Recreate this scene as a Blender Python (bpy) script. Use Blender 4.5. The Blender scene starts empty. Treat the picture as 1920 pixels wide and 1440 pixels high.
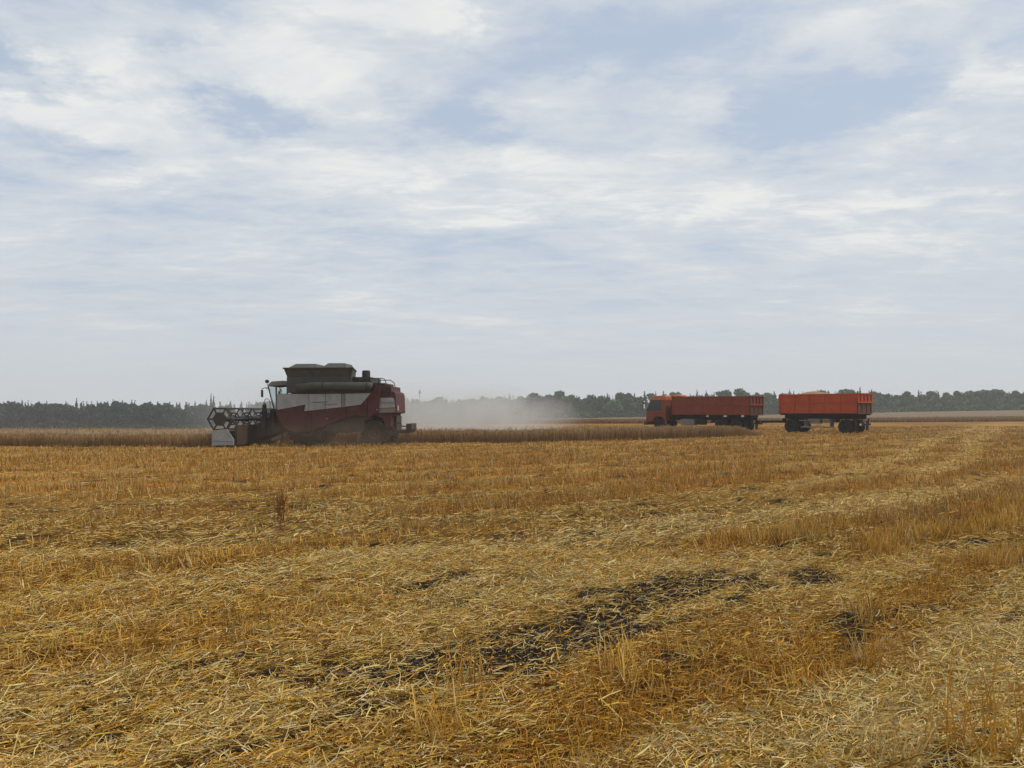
import bpy, math, random
import numpy as np

# ------------------------------------------------------------------ camera, sky, sun, exposure
sc = bpy.context.scene
COL = sc.collection
EYE = 1.65                       # eye height of the photographer, metres
cam_d = bpy.data.cameras.new('camera')
cam = bpy.data.objects.new('camera', cam_d); COL.objects.link(cam)
cam.location = (0, 0, EYE); cam.rotation_euler = (math.radians(90), 0, 0)
cam_d.sensor_width = 36; cam_d.lens = 28.26; cam_d.shift_y = 0.02656
cam_d.clip_start = 0.1; cam_d.clip_end = 9000
sc.camera = cam
sc.view_settings.view_transform = 'Standard'; sc.view_settings.look = 'None'
sc.view_settings.gamma = 1; sc.view_settings.exposure = 0.0
sc.view_settings.use_curve_mapping = False
sc.cycles.use_denoising = True
sc.cycles.max_bounces = 5; sc.cycles.diffuse_bounces = 2; sc.cycles.glossy_bounces = 2; sc.cycles.volume_bounces = 1
sc.cycles.volume_step_rate = 3.0; sc.cycles.volume_max_steps = 128
sc.cycles.use_adaptive_sampling = True; sc.cycles.adaptive_threshold = .02
sc.cycles.transparent_max_bounces = 8

SUN_EL, SUN_AZ = math.radians(48), math.radians(80)      # azimuth from +Y (ahead) towards +X (right)
sun_d = bpy.data.lights.new('sun', 'SUN'); sun = bpy.data.objects.new('sun', sun_d); COL.objects.link(sun)
sun_d.energy = 2.4; sun_d.angle = math.radians(5); sun_d.color = (1.0, 0.93, 0.82)
sd = np.array([math.cos(SUN_EL) * math.sin(SUN_AZ), math.cos(SUN_EL) * math.cos(SUN_AZ), math.sin(SUN_EL)])
from mathutils import Vector, Matrix
sun.rotation_euler = Vector(sd).to_track_quat('Z', 'Y').to_euler(); sun.location = (60, 40, 80)


class NT:
    """small helper for node graphs"""
    def __init__(s, nt): s.nt = nt; s.n = nt.nodes; s.l = nt.links
    def new(s, t, **k):
        n = s.n.new(t)
        for a, b in k.items(): setattr(n, a, b)
        return n
    def put(s, sock, v):
        if hasattr(v, 'is_output'): s.l.new(v, sock)
        else: sock.default_value = v
    def m(s, op, a, b=0.0, c=0.0, clamp=False):
        n = s.new('ShaderNodeMath', operation=op, use_clamp=clamp)
        s.put(n.inputs[0], a); s.put(n.inputs[1], b); s.put(n.inputs[2], c)
        return n.outputs[0]
    def vm(s, op, a, b=(0, 0, 0)):
        n = s.new('ShaderNodeVectorMath', operation=op)
        s.put(n.inputs[0], a)
        if op == 'SCALE': s.put(n.inputs['Scale'], b)
        else: s.put(n.inputs[1], b)
        return n.outputs[0]
    def ss(s, v, a, b, lo=0.0, hi=1.0):
        n = s.new('ShaderNodeMapRange', interpolation_type='SMOOTHSTEP')
        for i, q in enumerate((v, a, b, lo, hi)): s.put(n.inputs[i], q)
        return n.outputs[0]
    def noise(s, vec, scale, detail=4, rough=.55, dist=0.0, dim='3D'):
        n = s.new('ShaderNodeTexNoise', noise_dimensions=dim)
        s.put(n.inputs['Vector'], vec); n.inputs['Scale'].default_value = scale
        n.inputs['Detail'].default_value = detail; n.inputs['Roughness'].default_value = rough
        n.inputs['Distortion'].default_value = dist
        return n.outputs[0]
    def mix(s, f, a, b, mode='MIX'):
        n = s.new('ShaderNodeMix', data_type='RGBA', blend_type=mode)
        s.put(n.inputs[0], f); s.put(n.inputs[6], a); s.put(n.inputs[7], b)
        return n.outputs[2]


def make_world():
    w = bpy.data.worlds.new('World'); sc.world = w; w.use_nodes = True
    g = NT(w.node_tree); g.n.clear()
    out = g.new('ShaderNodeOutputWorld'); bg = g.new('ShaderNodeBackground')
    bg.inputs[1].default_value = 0.1
    g.l.new(bg.outputs[0], out.inputs[0])
    sky = g.new('ShaderNodeTexSky', sky_type='NISHITA')
    sky.sun_disc = False; sky.sun_elevation = SUN_EL; sky.sun_rotation = SUN_AZ
    sky.air_density = 1.0; sky.dust_density = 1.6
    tc = g.new('ShaderNodeTexCoord'); d = tc.outputs['Generated']
    sp = g.new('ShaderNodeSeparateXYZ'); g.l.new(d, sp.inputs[0])
    x, y, z = sp.outputs
    zz = g.m('MAXIMUM', z, 0.0)
    # cloud deck seen in perspective
    k = g.m('DIVIDE', 1.0, g.m('ADD', zz, 0.10))
    cv = g.new('ShaderNodeCombineXYZ')
    g.put(cv.inputs[0], g.m('MULTIPLY', x, k)); g.put(cv.inputs[1], g.m('MULTIPLY', y, k)); cv.inputs[2].default_value = 3.7
    p = cv.outputs[0]
    st = g.new('ShaderNodeMapping'); g.l.new(p, st.inputs[0]); st.inputs['Rotation'].default_value = (0, 0, .35); st.inputs['Scale'].default_value = (.75, 1.25, 1)
    q1 = st.outputs[0]
    n1 = g.noise(q1, 1.15, 10, .62, .55)
    n2 = g.noise(g.vm('ADD', q1, (13.1, 5.2, 7.7)), 3.6, 10, .66, .7)
    n3 = g.noise(g.vm('ADD', q1, (3.1, 15.2, 2.7)), 8.5, 8, .65, .4)
    warp = g.noise(p, 2.6, 7, .66)
    warp2 = g.noise(g.vm('ADD', p, (4.1, 9.2, 1.7)), 2.6, 7, .66)
    az = g.m('ADD', g.m('ARCTAN2', x, y), g.m('MULTIPLY', g.m('SUBTRACT', warp, .5), .34))
    el = g.m('ADD', g.m('ARCSINE', z), g.m('MULTIPLY', g.m('SUBTRACT', warp2, .5), .13))
    # the larger clouds and gaps of this sky: azimuth, elevation, half widths (degrees), strength
    blobs = [(-16.5, 22.6, 7.5, 2.2, .30), (-25.5, 21.0, 3.6, 1.9, .20), (-29, 18.0, 6, 1.0, .26), (-23, 16.4, 5.5, 1.6, .22),
             (-11, 26.4, 7, 1.1, .26), (-6, 26.0, 2.4, 1.6, .26), (5.5, 16.6, 13, 1.5, .26), (-12, 16.3, 7, 1.7, .18),
             (2.5, 21.4, 4.5, 1.7, .20), (12.5, 20.4, 3.0, 1.7, .20), (24, 23.6, 5, 1.9, .28), (31.5, 20.6, 1.8, 2.4, .26),
             (26.0, 17.0, 3.2, .8, .18), (28.5, 13.5, 5.5, .8, .18), (17, 14.5, 9, 1.0, .15), (-2, 14.0, 10, .9, .10),
             (-21, 25.6, 6.5, 1.5, -.16), (6.5, 24.6, 8, 2.0, -.20), (18.8, 18.6, 3.6, 2.0, -.17), (-30.5, 20.9, 3.4, 1.3, -.28),
             (-18.5, 19.3, 3.0, 1.3, -.24), (-4, 20.4, 5.2, 1.8, -.22), (25.5, 19.6, 3.2, 1.5, -.18), (-21.5, 23.0, 2.6, .9, -.24),
             (-31, 15.6, 4, .9, -.14), (-10, 12.0, 9, .9, -.10)]
    tot = None
    for a, e, sa, se, st in blobs:
        da = g.m('DIVIDE', g.m('SUBTRACT', az, math.radians(a)), math.radians(sa))
        de = g.m('DIVIDE', g.m('SUBTRACT', el, math.radians(e)), math.radians(se))
        q = g.m('ADD', g.m('MULTIPLY', da, da), g.m('MULTIPLY', de, de))
        b = g.m('MULTIPLY', g.m('EXPONENT', g.m('MULTIPLY', q, -1.0)), st)
        tot = b if tot is None else g.m('ADD', tot, b)
    fineness = g.m('ADD', g.m('MULTIPLY', n2, .34), g.m('MULTIPLY', n3, .20))
    c = g.m('ADD', g.m('ADD', g.m('MULTIPLY', n1, .50), fineness), g.m('SUBTRACT', g.m('MULTIPLY', tot, .80), .06))
    thin = g.ss(c, 0.30, 0.52)           # thin veil over the blue
    thick = g.ss(c, 0.47, 0.64)          # bright bodies of cloud
    shade = g.ss(g.m('ADD', g.m('MULTIPLY', n2, .6), g.m('MULTIPLY', n1, .4)), .40, .62)
    veil = (6.35, 6.85, 7.4, 1); hazec = (6.0, 6.4, 6.75, 1)
    white = g.mix(shade, (7.3, 7.6, 7.9, 1), (8.6, 8.65, 8.4, 1))
    blue = g.mix(.80, sky.outputs[0], (5.35, 6.2, 7.5, 1))
    col = g.mix(thin, blue, veil)
    col = g.mix(g.m('MULTIPLY', thick, .92), col, white)
    low = g.ss(z, 0.0, 0.27)             # the milky air near the horizon
    low2 = g.m('POWER', g.m('SUBTRACT', 1.0, low), 1.6)
    col = g.mix(g.m('MULTIPLY', low2, 1.0, clamp=True), col, hazec)
    g.l.new(col, bg.inputs[0])
make_world()

rng = np.random.default_rng(11); random.seed(5)

# ------------------------------------------------------------------ small toolbox
def tag(o, label=None, cat=None, group=None, kind=None):
    if label: o['label'] = label
    if cat: o['category'] = cat
    if group: o['group'] = group
    if kind: o['kind'] = kind
    return o


def empty(name, loc, rz=0.0):
    o = bpy.data.objects.new(name, None); COL.objects.link(o)
    o.location = loc; o.rotation_euler = (0, 0, rz); o.empty_display_size = .3
    return o


class MB:
    """collects simple solids in the thing's own coordinates, then links them as one mesh"""
    def __init__(s, off=(0, 0, 0)): s.v = []; s.f = []; s.o = off
    def add(s, vs, fs):
        b = len(s.v); s.v += [(a - s.o[0], c - s.o[1], e - s.o[2]) for a, c, e in vs]; s.f += [tuple(b + i for i in f) for f in fs]
        return s
    def box(s, x0, x1, y0, y1, z0, z1):
        vs = [(x, y, z) for z in (z0, z1) for y in (y0, y1) for x in (x0, x1)]
        return s.add(vs, [(0, 2, 3, 1), (4, 5, 7, 6), (0, 1, 5, 4), (2, 6, 7, 3), (0, 4, 6, 2), (1, 3, 7, 5)])
    def prism(s, poly, y0, y1):
        """polygon of (x, z) swept from y0 to y1"""
        n = len(poly)
        ar = sum(poly[i][0] * poly[(i + 1) % n][1] - poly[(i + 1) % n][0] * poly[i][1] for i in range(n))
        if ar < 0: poly = poly[::-1]
        vs = [(x, y0, z) for x, z in poly] + [(x, y1, z) for x, z in poly]
        fs = [tuple(range(n)), tuple(range(2 * n - 1, n - 1, -1))]
        fs += [((i + 1) % n, i, n + i, n + (i + 1) % n) for i in range(n)]
        return s.add(vs, fs)
    def hull8(s, lo, hi):
        """two quads of points (bottom ring, top ring)"""
        return s.add(list(lo) + list(hi), [(3, 2, 1, 0), (4, 5, 6, 7)] + [(i, (i + 1) % 4, 4 + (i + 1) % 4, 4 + i) for i in range(4)])
    def tube(s, pts, r, n=8):
        pts = [Vector(p) for p in pts]; rings = []
        for i, p in enumerate(pts):
            t = (pts[min(i + 1, len(pts) - 1)] - pts[max(i - 1, 0)]).normalized()
            a = t.orthogonal().normalized(); b = t.cross(a)
            if i:
                a = (pa - t * pa.dot(t)).normalized(); b = t.cross(a)
            pa = a
            rings.append([p + (a * math.cos(q) + b * math.sin(q)) * r for q in [2 * math.pi * j / n for j in range(n)]])
        vs = [tuple(v) for rr in rings for v in rr]
        fs = [(i * n + j, i * n + (j + 1) % n, (i + 1) * n + (j + 1) % n, (i + 1) * n + j) for i in range(len(pts) - 1) for j in range(n)]
        fs += [tuple(range(n - 1, -1, -1)), tuple(range((len(pts) - 1) * n, len(pts) * n))]
        return s.add(vs, fs)
    def lathe_y(s, cx, cz, prof, n=32, y=0.0):
        """profile of (radius, y) turned about the axle"""
        m = len(prof)
        vs = [(cx + r * math.cos(2 * math.pi * j / n), y + yy, cz + r * math.sin(2 * math.pi * j / n)) for j in range(n) for r, yy in prof]
        fs = [(j * m + i, j * m + i + 1, ((j + 1) % n) * m + i + 1, ((j + 1) % n) * m + i) for j in range(n) for i in range(m - 1)]
        return s.add(vs, fs)
    def build(s, name, mat, parent=None, bevel=0.0, smooth=False):
        me = bpy.data.meshes.new(name); me.from_pydata(s.v, [], s.f); me.update()
        me.materials.append(mat)
        o = bpy.data.objects.new(name, me); COL.objects.link(o); o.parent = parent
        if smooth: me.polygons.foreach_set('use_smooth', [True] * len(me.polygons))
        if bevel:
            b = o.modifiers.new('b', 'BEVEL'); b.width = bevel; b.segments = 2; b.limit_method = 'ANGLE'
        return o


def numpy_mesh(name, V, Q, colors=None, mat=None):
    me = bpy.data.meshes.new(name)
    V = np.ascontiguousarray(V, np.float32); Q = np.ascontiguousarray(Q, np.int32); k = Q.shape[1]
    me.vertices.add(len(V)); me.vertices.foreach_set('co', V.ravel())
    me.loops.add(Q.size); me.loops.foreach_set('vertex_index', Q.ravel())
    me.polygons.add(len(Q)); me.polygons.foreach_set('loop_start', np.arange(0, Q.size, k, dtype=np.int32))
    try: me.polygons.foreach_set('loop_total', np.full(len(Q), k, np.int32))
    except Exception: pass
    if colors is not None:
        ca = me.color_attributes.new('tint', 'FLOAT_COLOR', 'POINT')
        c4 = np.ones((len(V), 4), np.float32); c4[:, :3] = colors
        ca.data.foreach_set('color', c4.ravel())
    me.update(); me.validate()
    if mat: me.materials.append(mat)
    return me


def link(name, me, parent=None, loc=(0, 0, 0)):
    o = bpy.data.objects.new(name, me); COL.objects.link(o); o.parent = parent; o.location = loc
    return o


def hash2(ix, iy, seed):
    h = (ix.astype(np.int64) * 374761393 + iy.astype(np.int64) * 668265263 + seed * 974634541) & 0x7fffffff
    h = ((h ^ (h >> 13)) * 1274126177) & 0x7fffffff
    return ((h ^ (h >> 16)) & 0xffff) / 65535.0


def vnoise(x, y, seed=0):
    ix, iy = np.floor(x), np.floor(y); fx, fy = x - ix, y - iy
    fx = fx * fx * (3 - 2 * fx); fy = fy * fy * (3 - 2 * fy)
    a = hash2(ix, iy, seed); b = hash2(ix + 1, iy, seed); c = hash2(ix, iy + 1, seed); d = hash2(ix + 1, iy + 1, seed)
    return (a * (1 - fx) + b * fx) * (1 - fy) + (c * (1 - fx) + d * fx) * fy


def fbm(x, y, seed=0, oct=4):
    t = 0; a = .5; s = 0
    for i in range(oct):
        t = t + a * vnoise(x * 2 ** i, y * 2 ** i, seed + 17 * i); s += a; a *= .55
    return t / s


def sstep(x, a, b):
    t = np.clip((x - a) / (b - a), 0, 1); return t * t * (3 - 2 * t)


# ------------------------------------------------------------------ materials
def mat_new(name):
    m = bpy.data.materials.new(name); m.use_nodes = True
    g = NT(m.node_tree); b = g.n['Principled BSDF']
    return m, g, b


def paint(name, col, rough=.45, dust=.35, dustcol=(.30, .23, .15), metal=0.0, scale=2.2):
    """sheet metal with field dust lying on it in patches"""
    m, g, b = mat_new(name)
    tc = g.new('ShaderNodeTexCoord'); o = tc.outputs['Object']
    n1 = g.noise(o, scale, 6, .62); n2 = g.noise(o, scale * 7, 4, .6)
    f = g.m('MULTIPLY', g.ss(g.m('ADD', g.m('MULTIPLY', n1, .7), g.m('MULTIPLY', n2, .3)), .36, .66), dust)
    c = g.mix(f, (*col, 1), (*dustcol, 1))
    n3 = g.noise(g.vm('MULTIPLY', o, (1.0, 1.0, .6)), scale * 1.6, 5, .6)      # runs of wear down the sheet
    c = g.mix(1.0, c, g.mix(g.ss(n3, .3, .7), (.88, .87, .86, 1), (1.09, 1.10, 1.10, 1)), 'MULTIPLY')
    v = g.mix(g.m('MULTIPLY', n2, .35), c, (0.03, 0.025, 0.02, 1))
    g.l.new(v, b.inputs['Base Color'])
    g.put(b.inputs['Roughness'], g.m('ADD', rough, g.m('MULTIPLY', f, .4), clamp=True))
    b.inputs['Metallic'].default_value = metal; b.inputs['Specular IOR Level'].default_value = .16
    return m


def tinted(name, rough=.7, spec=.25, noise_amt=.0, translucent=0.0):
    """colour carried by the pieces themselves"""
    m, g, b = mat_new(name)
    a = g.new('ShaderNodeVertexColor', layer_name='tint')
    c = a.outputs[0]
    if noise_amt:
        tc = g.new('ShaderNodeTexCoord')
        n = g.noise(tc.outputs['Object'], 9.0, 5, .65)
        c = g.mix(noise_amt, c, g.mix(g.ss(n, .3, .7), (.35, .35, .35, 1), (1.5, 1.45, 1.4, 1)), 'MULTIPLY')
    g.l.new(c, b.inputs['Base Color'])
    b.inputs['Roughness'].default_value = rough; b.inputs['Specular IOR Level'].default_value = spec
    return m


M = dict(
    red=paint('maroon_paint', (.085, .018, .018), .55, .6, (.11, .075, .06)), white=paint('white_panel_paint', (.38, .40, .40), .5, .35, (.27, .25, .21)),
    tank=paint('grey_green_tank_paint', (.070, .074, .062), .6, .35, (.14, .125, .095)), dark=paint('dark_metal', (.035, .034, .032), .55, .40, (.12, .095, .065)),
    reel=paint('reel_metal', (.055, .053, .045), .55, .4, (.14, .115, .08)), tyre=paint('tyre_rubber', (.014, .013, .013), .9, .4, (.07, .055, .035)),
    rim=paint('rim_paint', (.07, .055, .04), .7, .5, (.13, .10, .065)), header=paint('header_paint', (.055, .038, .030), .7, .5, (.10, .075, .05)), orange=paint('orange_red_body_paint', (.50, .066, .011), .5, .35, (.32, .11, .045), scale=1.1),
    orange_lt=paint('pale_orange_and_sunlit_roof', (.58, .14, .06), .5, .35, (.42, .27, .17)), cabred=paint('cab_orange_paint', (.23, .042, .016), .5, .4, (.20, .09, .05)),  # pale orange; on the truck cab roof it paints in the sunlight
    truckred=paint('brick_red_body_paint', (.25, .038, .013), .55, .4, (.18, .08, .042), scale=1.1),
    rust=paint('rusty_brown_metal', (.11, .045, .025), .75, .4, (.17, .10, .06)), black=paint('black_chassis', (.010, .010, .010), .8, .25, (.05, .04, .03)),
    lamp=paint('lamp_lens', (.55, .45, .35), .25, .1), grey=paint('grey_strip_paint', (.22, .21, .19), .6, .4),
    mast=paint('mast_paint', (.18, .18, .18), .6, .2),
)
gm, g_, b_ = mat_new('cab_glass')
b_.inputs['Base Color'].default_value = (.80, .86, .87, 1); b_.inputs['Roughness'].default_value = .04
b_.inputs['Transmission Weight'].default_value = 1.0; b_.inputs['IOR'].default_value = 1.05
M['glass'] = gm
gm, g_, b_ = mat_new('truck_window_glass')
b_.inputs['Base Color'].default_value = (.02, .025, .025, 1); b_.inputs['Roughness'].default_value = .08
M['dark_glass'] = gm
gm, g_, b_ = mat_new('mirror_painted_reflection'); b_.inputs['Base Color'].default_value = (.8, .82, .84, 1); b_.inputs['Roughness'].default_value = .12; b_.inputs['Metallic'].default_value = .9
b_.inputs['Metallic'].default_value = .0; b_.inputs['Roughness'].default_value = .3  # bright reflection painted in as a pale diffuse colour
M['mirror'] = gm
gm, g_, b_ = mat_new('lettering_ink'); b_.inputs['Base Color'].default_value = (.06, .06, .06, 1)
M['ink'] = gm
gm, g_, b_ = mat_new('grain')
tc_ = g_.new('ShaderNodeTexCoord'); n_ = g_.noise(tc_.outputs['Object'], 30, 4)
g_.l.new(g_.mix(n_, (.24, .13, .06, 1), (.34, .20, .095, 1)), b_.inputs['Base Color']); b_.inputs['Roughness'].default_value = .9
M['grain'] = gm
M['straw'] = tinted('dry_straw', .7, .12); M['stem'] = tinted('stubble_stems', .75, .1); M['crop'] = tinted('ripe_crop', .75, .2)

# ------------------------------------------------------------------ the ground: height and cover
LU = np.array([.77, .64]); LV = np.array([-.64, .77])        # along and across the harvested lanes

def height(x, y):
    x = np.asarray(x, float); y = np.asarray(y, float)
    s = sstep(y, 75, 290)
    far = s * np.clip(-1.35 + .0168 * x, -9, 5)
    west = sstep(-x / np.maximum(y, 10), .16, .42)          # the land falls away to the left
    yy = np.maximum(y - 50, 0); fall = -.0235 * np.minimum(yy * yy / (yy + 12), 260)
    far = far * (1 - west) + fall * west
    near = 1 - sstep(y, 30, 60)
    u = x * LU[0] + y * LU[1]; v = x * LV[0] + y * LV[1]
    micro = (fbm(x * .9, y * .9, 3, 4) - .5) * .10 + (fbm(x * 4.1, y * 4.1, 8, 3) - .5) * .045
    rut = -.035 * np.exp(-((v - 4.5 - .25 * np.sin(u * .6)) / .35) ** 2) - .05 * np.exp(-((v - 2.7 - .2 * np.sin(u * .5 + 1)) / .32) ** 2)
    rise = (fbm(x * .06, y * .06, 21, 3) - .5) * .22 * sstep(y, 6, 25)
    return far + near * (micro + rut) + rise * (1 - sstep(y, 60, 120))


def blobs(x, y, lst):
    """largest of a set of soft patches: centre x, y, half length along the lane, half width across, strength"""
    u = x * LU[0] + y * LU[1]; v = x * LV[0] + y * LV[1]
    t = np.zeros_like(np.asarray(x, float))
    for cx, cy, a, b, s in lst:
        du = (u - (cx * LU[0] + cy * LU[1])) / a; dv = (v - (cx * LV[0] + cy * LV[1])) / b
        t = np.maximum(t, s * np.exp(-(du * du + dv * dv)))
    return t


SOIL = [(-1.0, 5.25, .7, .24, 1.15), (-.55, 5.45, .9, .36, 1.45), (-.1, 5.70, 1.0, .40, 1.6), (.45, 6.0, .75, .30, 1.6), (.0, 5.15, .6, .22, 1.5), (.40, 5.6, .5, .2, 1.35), (-.5, 5.10, .6, .20, 1.25),
        (.85, 6.75, .6, .22, 1.1), (1.35, 7.35, .9, .28, 1.05), (2.1, 7.75, .9, .25, 1.05), (3.05, 8.15, .5, .22, 1.4), (1.75, 7.9, .5, .18, 1.2), (2.3, 7.45, .4, .16, 1.2),
        (-1.55, 4.95, .30, .10, .85), (-1.75, 4.55, .25, .07, .8), (-.72, 4.40, .35, .11, 1.1), (-1.4, 3.80, .45, .10, 1.0), (-2.0, 5.15, .22, .08, .85), (-.8, 3.78, .3, .08, .9),
        (2.75, 6.5, .5, .14, .62), (2.4, 5.7, .3, .12, .75), (4.3, 6.95, .6, .16, .68), (4.0, 6.4, .35, .12, .7), (1.1, 5.4, .5, .14, .7), (3.4, 6.4, .2, .10, .55)]
RUST = [(-3.65, 6.4, 1.6, .38, .9), (-2.2, 6.15, 1.2, .32, 1.0), (-3.1, 9.2, 1.8, .5, .7), (-5.0, 8.4, 1.9, .5, .75), (-1.6, 11.2, 2.2, .55, .7),
        (3.0, 10.2, 1.2, .34, 1.0), (4.4, 9.6, 1.9, .30, 1.1), (7.4, 12.6, 3.0, .34, 1.2), (5.2, 8.6, 1.3, .30, 1.0), (3.8, 7.3, .7, .25, .9),
        (.75, 4.6, .35, .22, .7), (.3, 4.0, .35, .16, .7), (1.45, 5.0, .45, .2, .8), (3.0, 4.4, .6, .30, .9), (2.6, 5.5, .4, .2, .7), (6.4, 8.9, 1.6, .35, .8),
        (-6.5, 11.5, 2.5, .6, .8), (0.6, 9.6, .9, .3, .6), (-4.6, 5.4, 1.0, .35, .6)]
PALE = [(-2.7, 4.8, 1.6, .5, .9), (-.6, 4.6, 1.6, .35, .7), (1.0, 4.2, 1.0, .4, .7), (2.0, 4.8, 1.2, .3, .7), (-1.5, 4.2, 1.2, .35, .7), (3.2, 5.2, 1.2, .3, .8), (0, 7.6, 3.2, .75, 1.0), (2.2, 11.2, 3.0, .8, 1.0), (6.6, 14.5, 4.5, 1.0, .9), (1.9, 4.2, .9, .35, .9), (3.5, 6.0, 1.6, .4, .8),
        (5.2, 7.9, 1.6, .35, .7), (-1.2, 9.2, 2.0, .7, .7), (-3.9, 4.2, 1.0, .35, .7), (16.4, 33.5, 1.5, .6, 1.0), (19.3, 33.8, 1.0, .8, 1.0), (-2.8, 12.6, 2.0, .6, .7)]

def tracks_pale(x, y):
    """the flattened, bleached wheel tracks curving away past the trailer"""
    pts = np.array([(4, 14.5), (8.6, 21), (13.8, 28.5), (23, 44), (37, 66), (62, 104), (100, 150)], float)
    best = np.zeros_like(np.asarray(x, float))
    for dx in (0.0, 2.3):
        dist = np.full_like(best, 1e9)
        for (ax, ay), (bx, by) in zip(pts[:-1] + (dx, 0), pts[1:] + (dx, 0)):
            t = np.clip(((x - ax) * (bx - ax) + (y - ay) * (by - ay)) / ((bx - ax) ** 2 + (by - ay) ** 2), 0, 1)
            dist = np.minimum(dist, np.hypot(x - ax - t * (bx - ax), y - ay - t * (by - ay)))
        best = np.maximum(best, np.exp(-(dist / (.32 + .006 * y)) ** 2))
    return best * (.35 + .9 * fbm(x * .35, y * .35, 97, 3)) * sstep(y, 15, 24)


def cover(x, y):
    """soil, rust (standing stubble), pale (loose chopped straw): each 0..1"""
    u = x * LU[0] + y * LU[1]; v = x * LV[0] + y * LV[1]
    n1 = fbm(x * 1.7, y * 1.7, 31, 4); n2 = fbm(u * .22, v * .75, 41, 4); n3 = fbm(u * .12, v * .42, 51, 3); n4 = fbm(x * 5.5, y * 5.5, 61, 3)
    tracks = fbm(u * 1.0, v * 6.5, 71, 3)
    soil = np.clip(sstep(blobs(x, y, SOIL) * 1.1 - .06 + (n1 - .5) * .8 + (tracks - .5) * 2.3 + (n4 - .5) * .8, .26, .46), 0, 1)
    lane = .5 + .5 * np.sin(v * 2 * math.pi / 2.7 + 2.3 * (n3 - .5) + 1.6 * (n2 - .5) + .3)
    dist = np.hypot(x, y) + (n3 - .5) * 14 + (n2 - .5) * 6
    mid = sstep(dist, 13, 19)
    rust = blobs(x, y, RUST) * (1.15 - .6 * mid) + (n2 - .52) * 1.5 + .62 * (lane - .42) - 1.0 * tracks_pale(x, y) + .42 * mid * (1 - .5 * sstep(y, 28, 36))
    pale = blobs(x, y, PALE) + (n3 - .5) * 1.0 + .50 * (.45 - lane) - .15 * mid + 1.25 * tracks_pale(x, y)
    return soil, np.clip(sstep(rust, .12, .75) * (1 - .5 * np.clip(pale, 0, 1)), 0, 1), np.clip(pale, 0, 1)


def ground_mesh():
    xs = np.unique(np.concatenate([np.arange(-9, 13, .10), np.arange(-30, 45, .6), np.arange(-130, 130, 5), np.arange(-400, 401, 25), [-3500, -2200, -1300, -800, 800, 1300, 2200, 3500]]).round(3))
    ys = np.unique(np.concatenate([np.arange(2, 15, .09), np.arange(15, 42, .35), np.arange(42, 120, 1.5), np.arange(120, 420, 10), [-400, -120, -40, -10, -3, 0, 1, 480, 600, 900, 1500, 2500, 4000]]).round(3))
    keep = np.concatenate([[True], np.diff(xs) > .04]); xs = xs[keep]
    keep = np.concatenate([[True], np.diff(ys) > .04]); ys = ys[keep]
    X, Y = np.meshgrid(xs, ys); Z = height(X, Y)
    V = np.stack([X, Y, Z], -1).reshape(-1, 3)
    nx, ny = len(xs), len(ys)
    i = np.arange((ny - 1) * (nx - 1)); r, c = i // (nx - 1), i % (nx - 1); a = r * nx + c
    Q = np.stack([a, a + 1, a + nx + 1, a + nx], 1)
    x, y = V[:, 0], V[:, 1]
    soil, rust, pale = cover(x, y)
    C = np.array([.110, .064, .018]) * np.ones((len(V), 1))
    C = C * (1 - rust[:, None]) + np.array([.130, .058, .010]) * rust[:, None]
    p = (pale * .8)[:, None]; C = C * (1 - p) + np.array([.17, .115, .045]) * p
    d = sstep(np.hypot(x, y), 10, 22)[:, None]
    C = C * (1 + 1.5 * d)  # near ground stays darker, painting in the shade between straws
    s = soil[:, None]; C = C * (1 - s) + np.array([.026, .018, .012]) * s
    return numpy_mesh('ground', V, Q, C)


def ground_material():
    m, g, b = mat_new('field_ground')
    a = g.new('ShaderNodeVertexColor', layer_name='tint'); c = a.outputs[0]
    geo = g.new('ShaderNodeNewGeometry'); P = geo.outputs['Position']
    mp = g.new('ShaderNodeMapping'); g.l.new(P, mp.inputs[0]); mp.inputs['Rotation'].default_value = (0, 0, -math.atan2(LU[1], LU[0])); mp.inputs['Scale'].default_value = (.35, 1.6, 1)
    lanes = g.noise(mp.outputs[0], .55, 5, .6, .3)
    fine = g.noise(P, 26, 4, .7); mid = g.noise(P, 3.3, 5, .65); broad = g.noise(P, .16, 4, .6)
    v = g.m('ADD', g.m('ADD', g.m('MULTIPLY', lanes, .5), g.m('MULTIPLY', mid, .35)), g.m('MULTIPLY', fine, .35))
    c = g.mix(1.0, c, g.mix(g.ss(v, .38, .82), (.62, .58, .52, 1), (1.35, 1.32, 1.25, 1)), 'MULTIPLY')
    c = g.mix(1.0, c, g.mix(g.ss(broad, .3, .7), (.88, .80, .70, 1), (1.12, 1.12, 1.15, 1)), 'MULTIPLY')
    g.l.new(c, b.inputs['Base Color']); b.inputs['Roughness'].default_value = 1.0; b.inputs['Specular IOR Level'].default_value = .03
    bp = g.new('ShaderNodeBump'); bp.inputs['Strength'].default_value = .6; bp.inputs['Distance'].default_value = .04
    g.l.new(g.m('ADD', mid, g.m('MULTIPLY', fine, .6)), bp.inputs['Height']); g.l.new(bp.outputs[0], b.inputs['Normal'])
    return m

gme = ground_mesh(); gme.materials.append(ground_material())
tag(link('ground', gme), 'harvested field of stubble and straw reaching to the trees', 'field', kind='structure')


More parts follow.
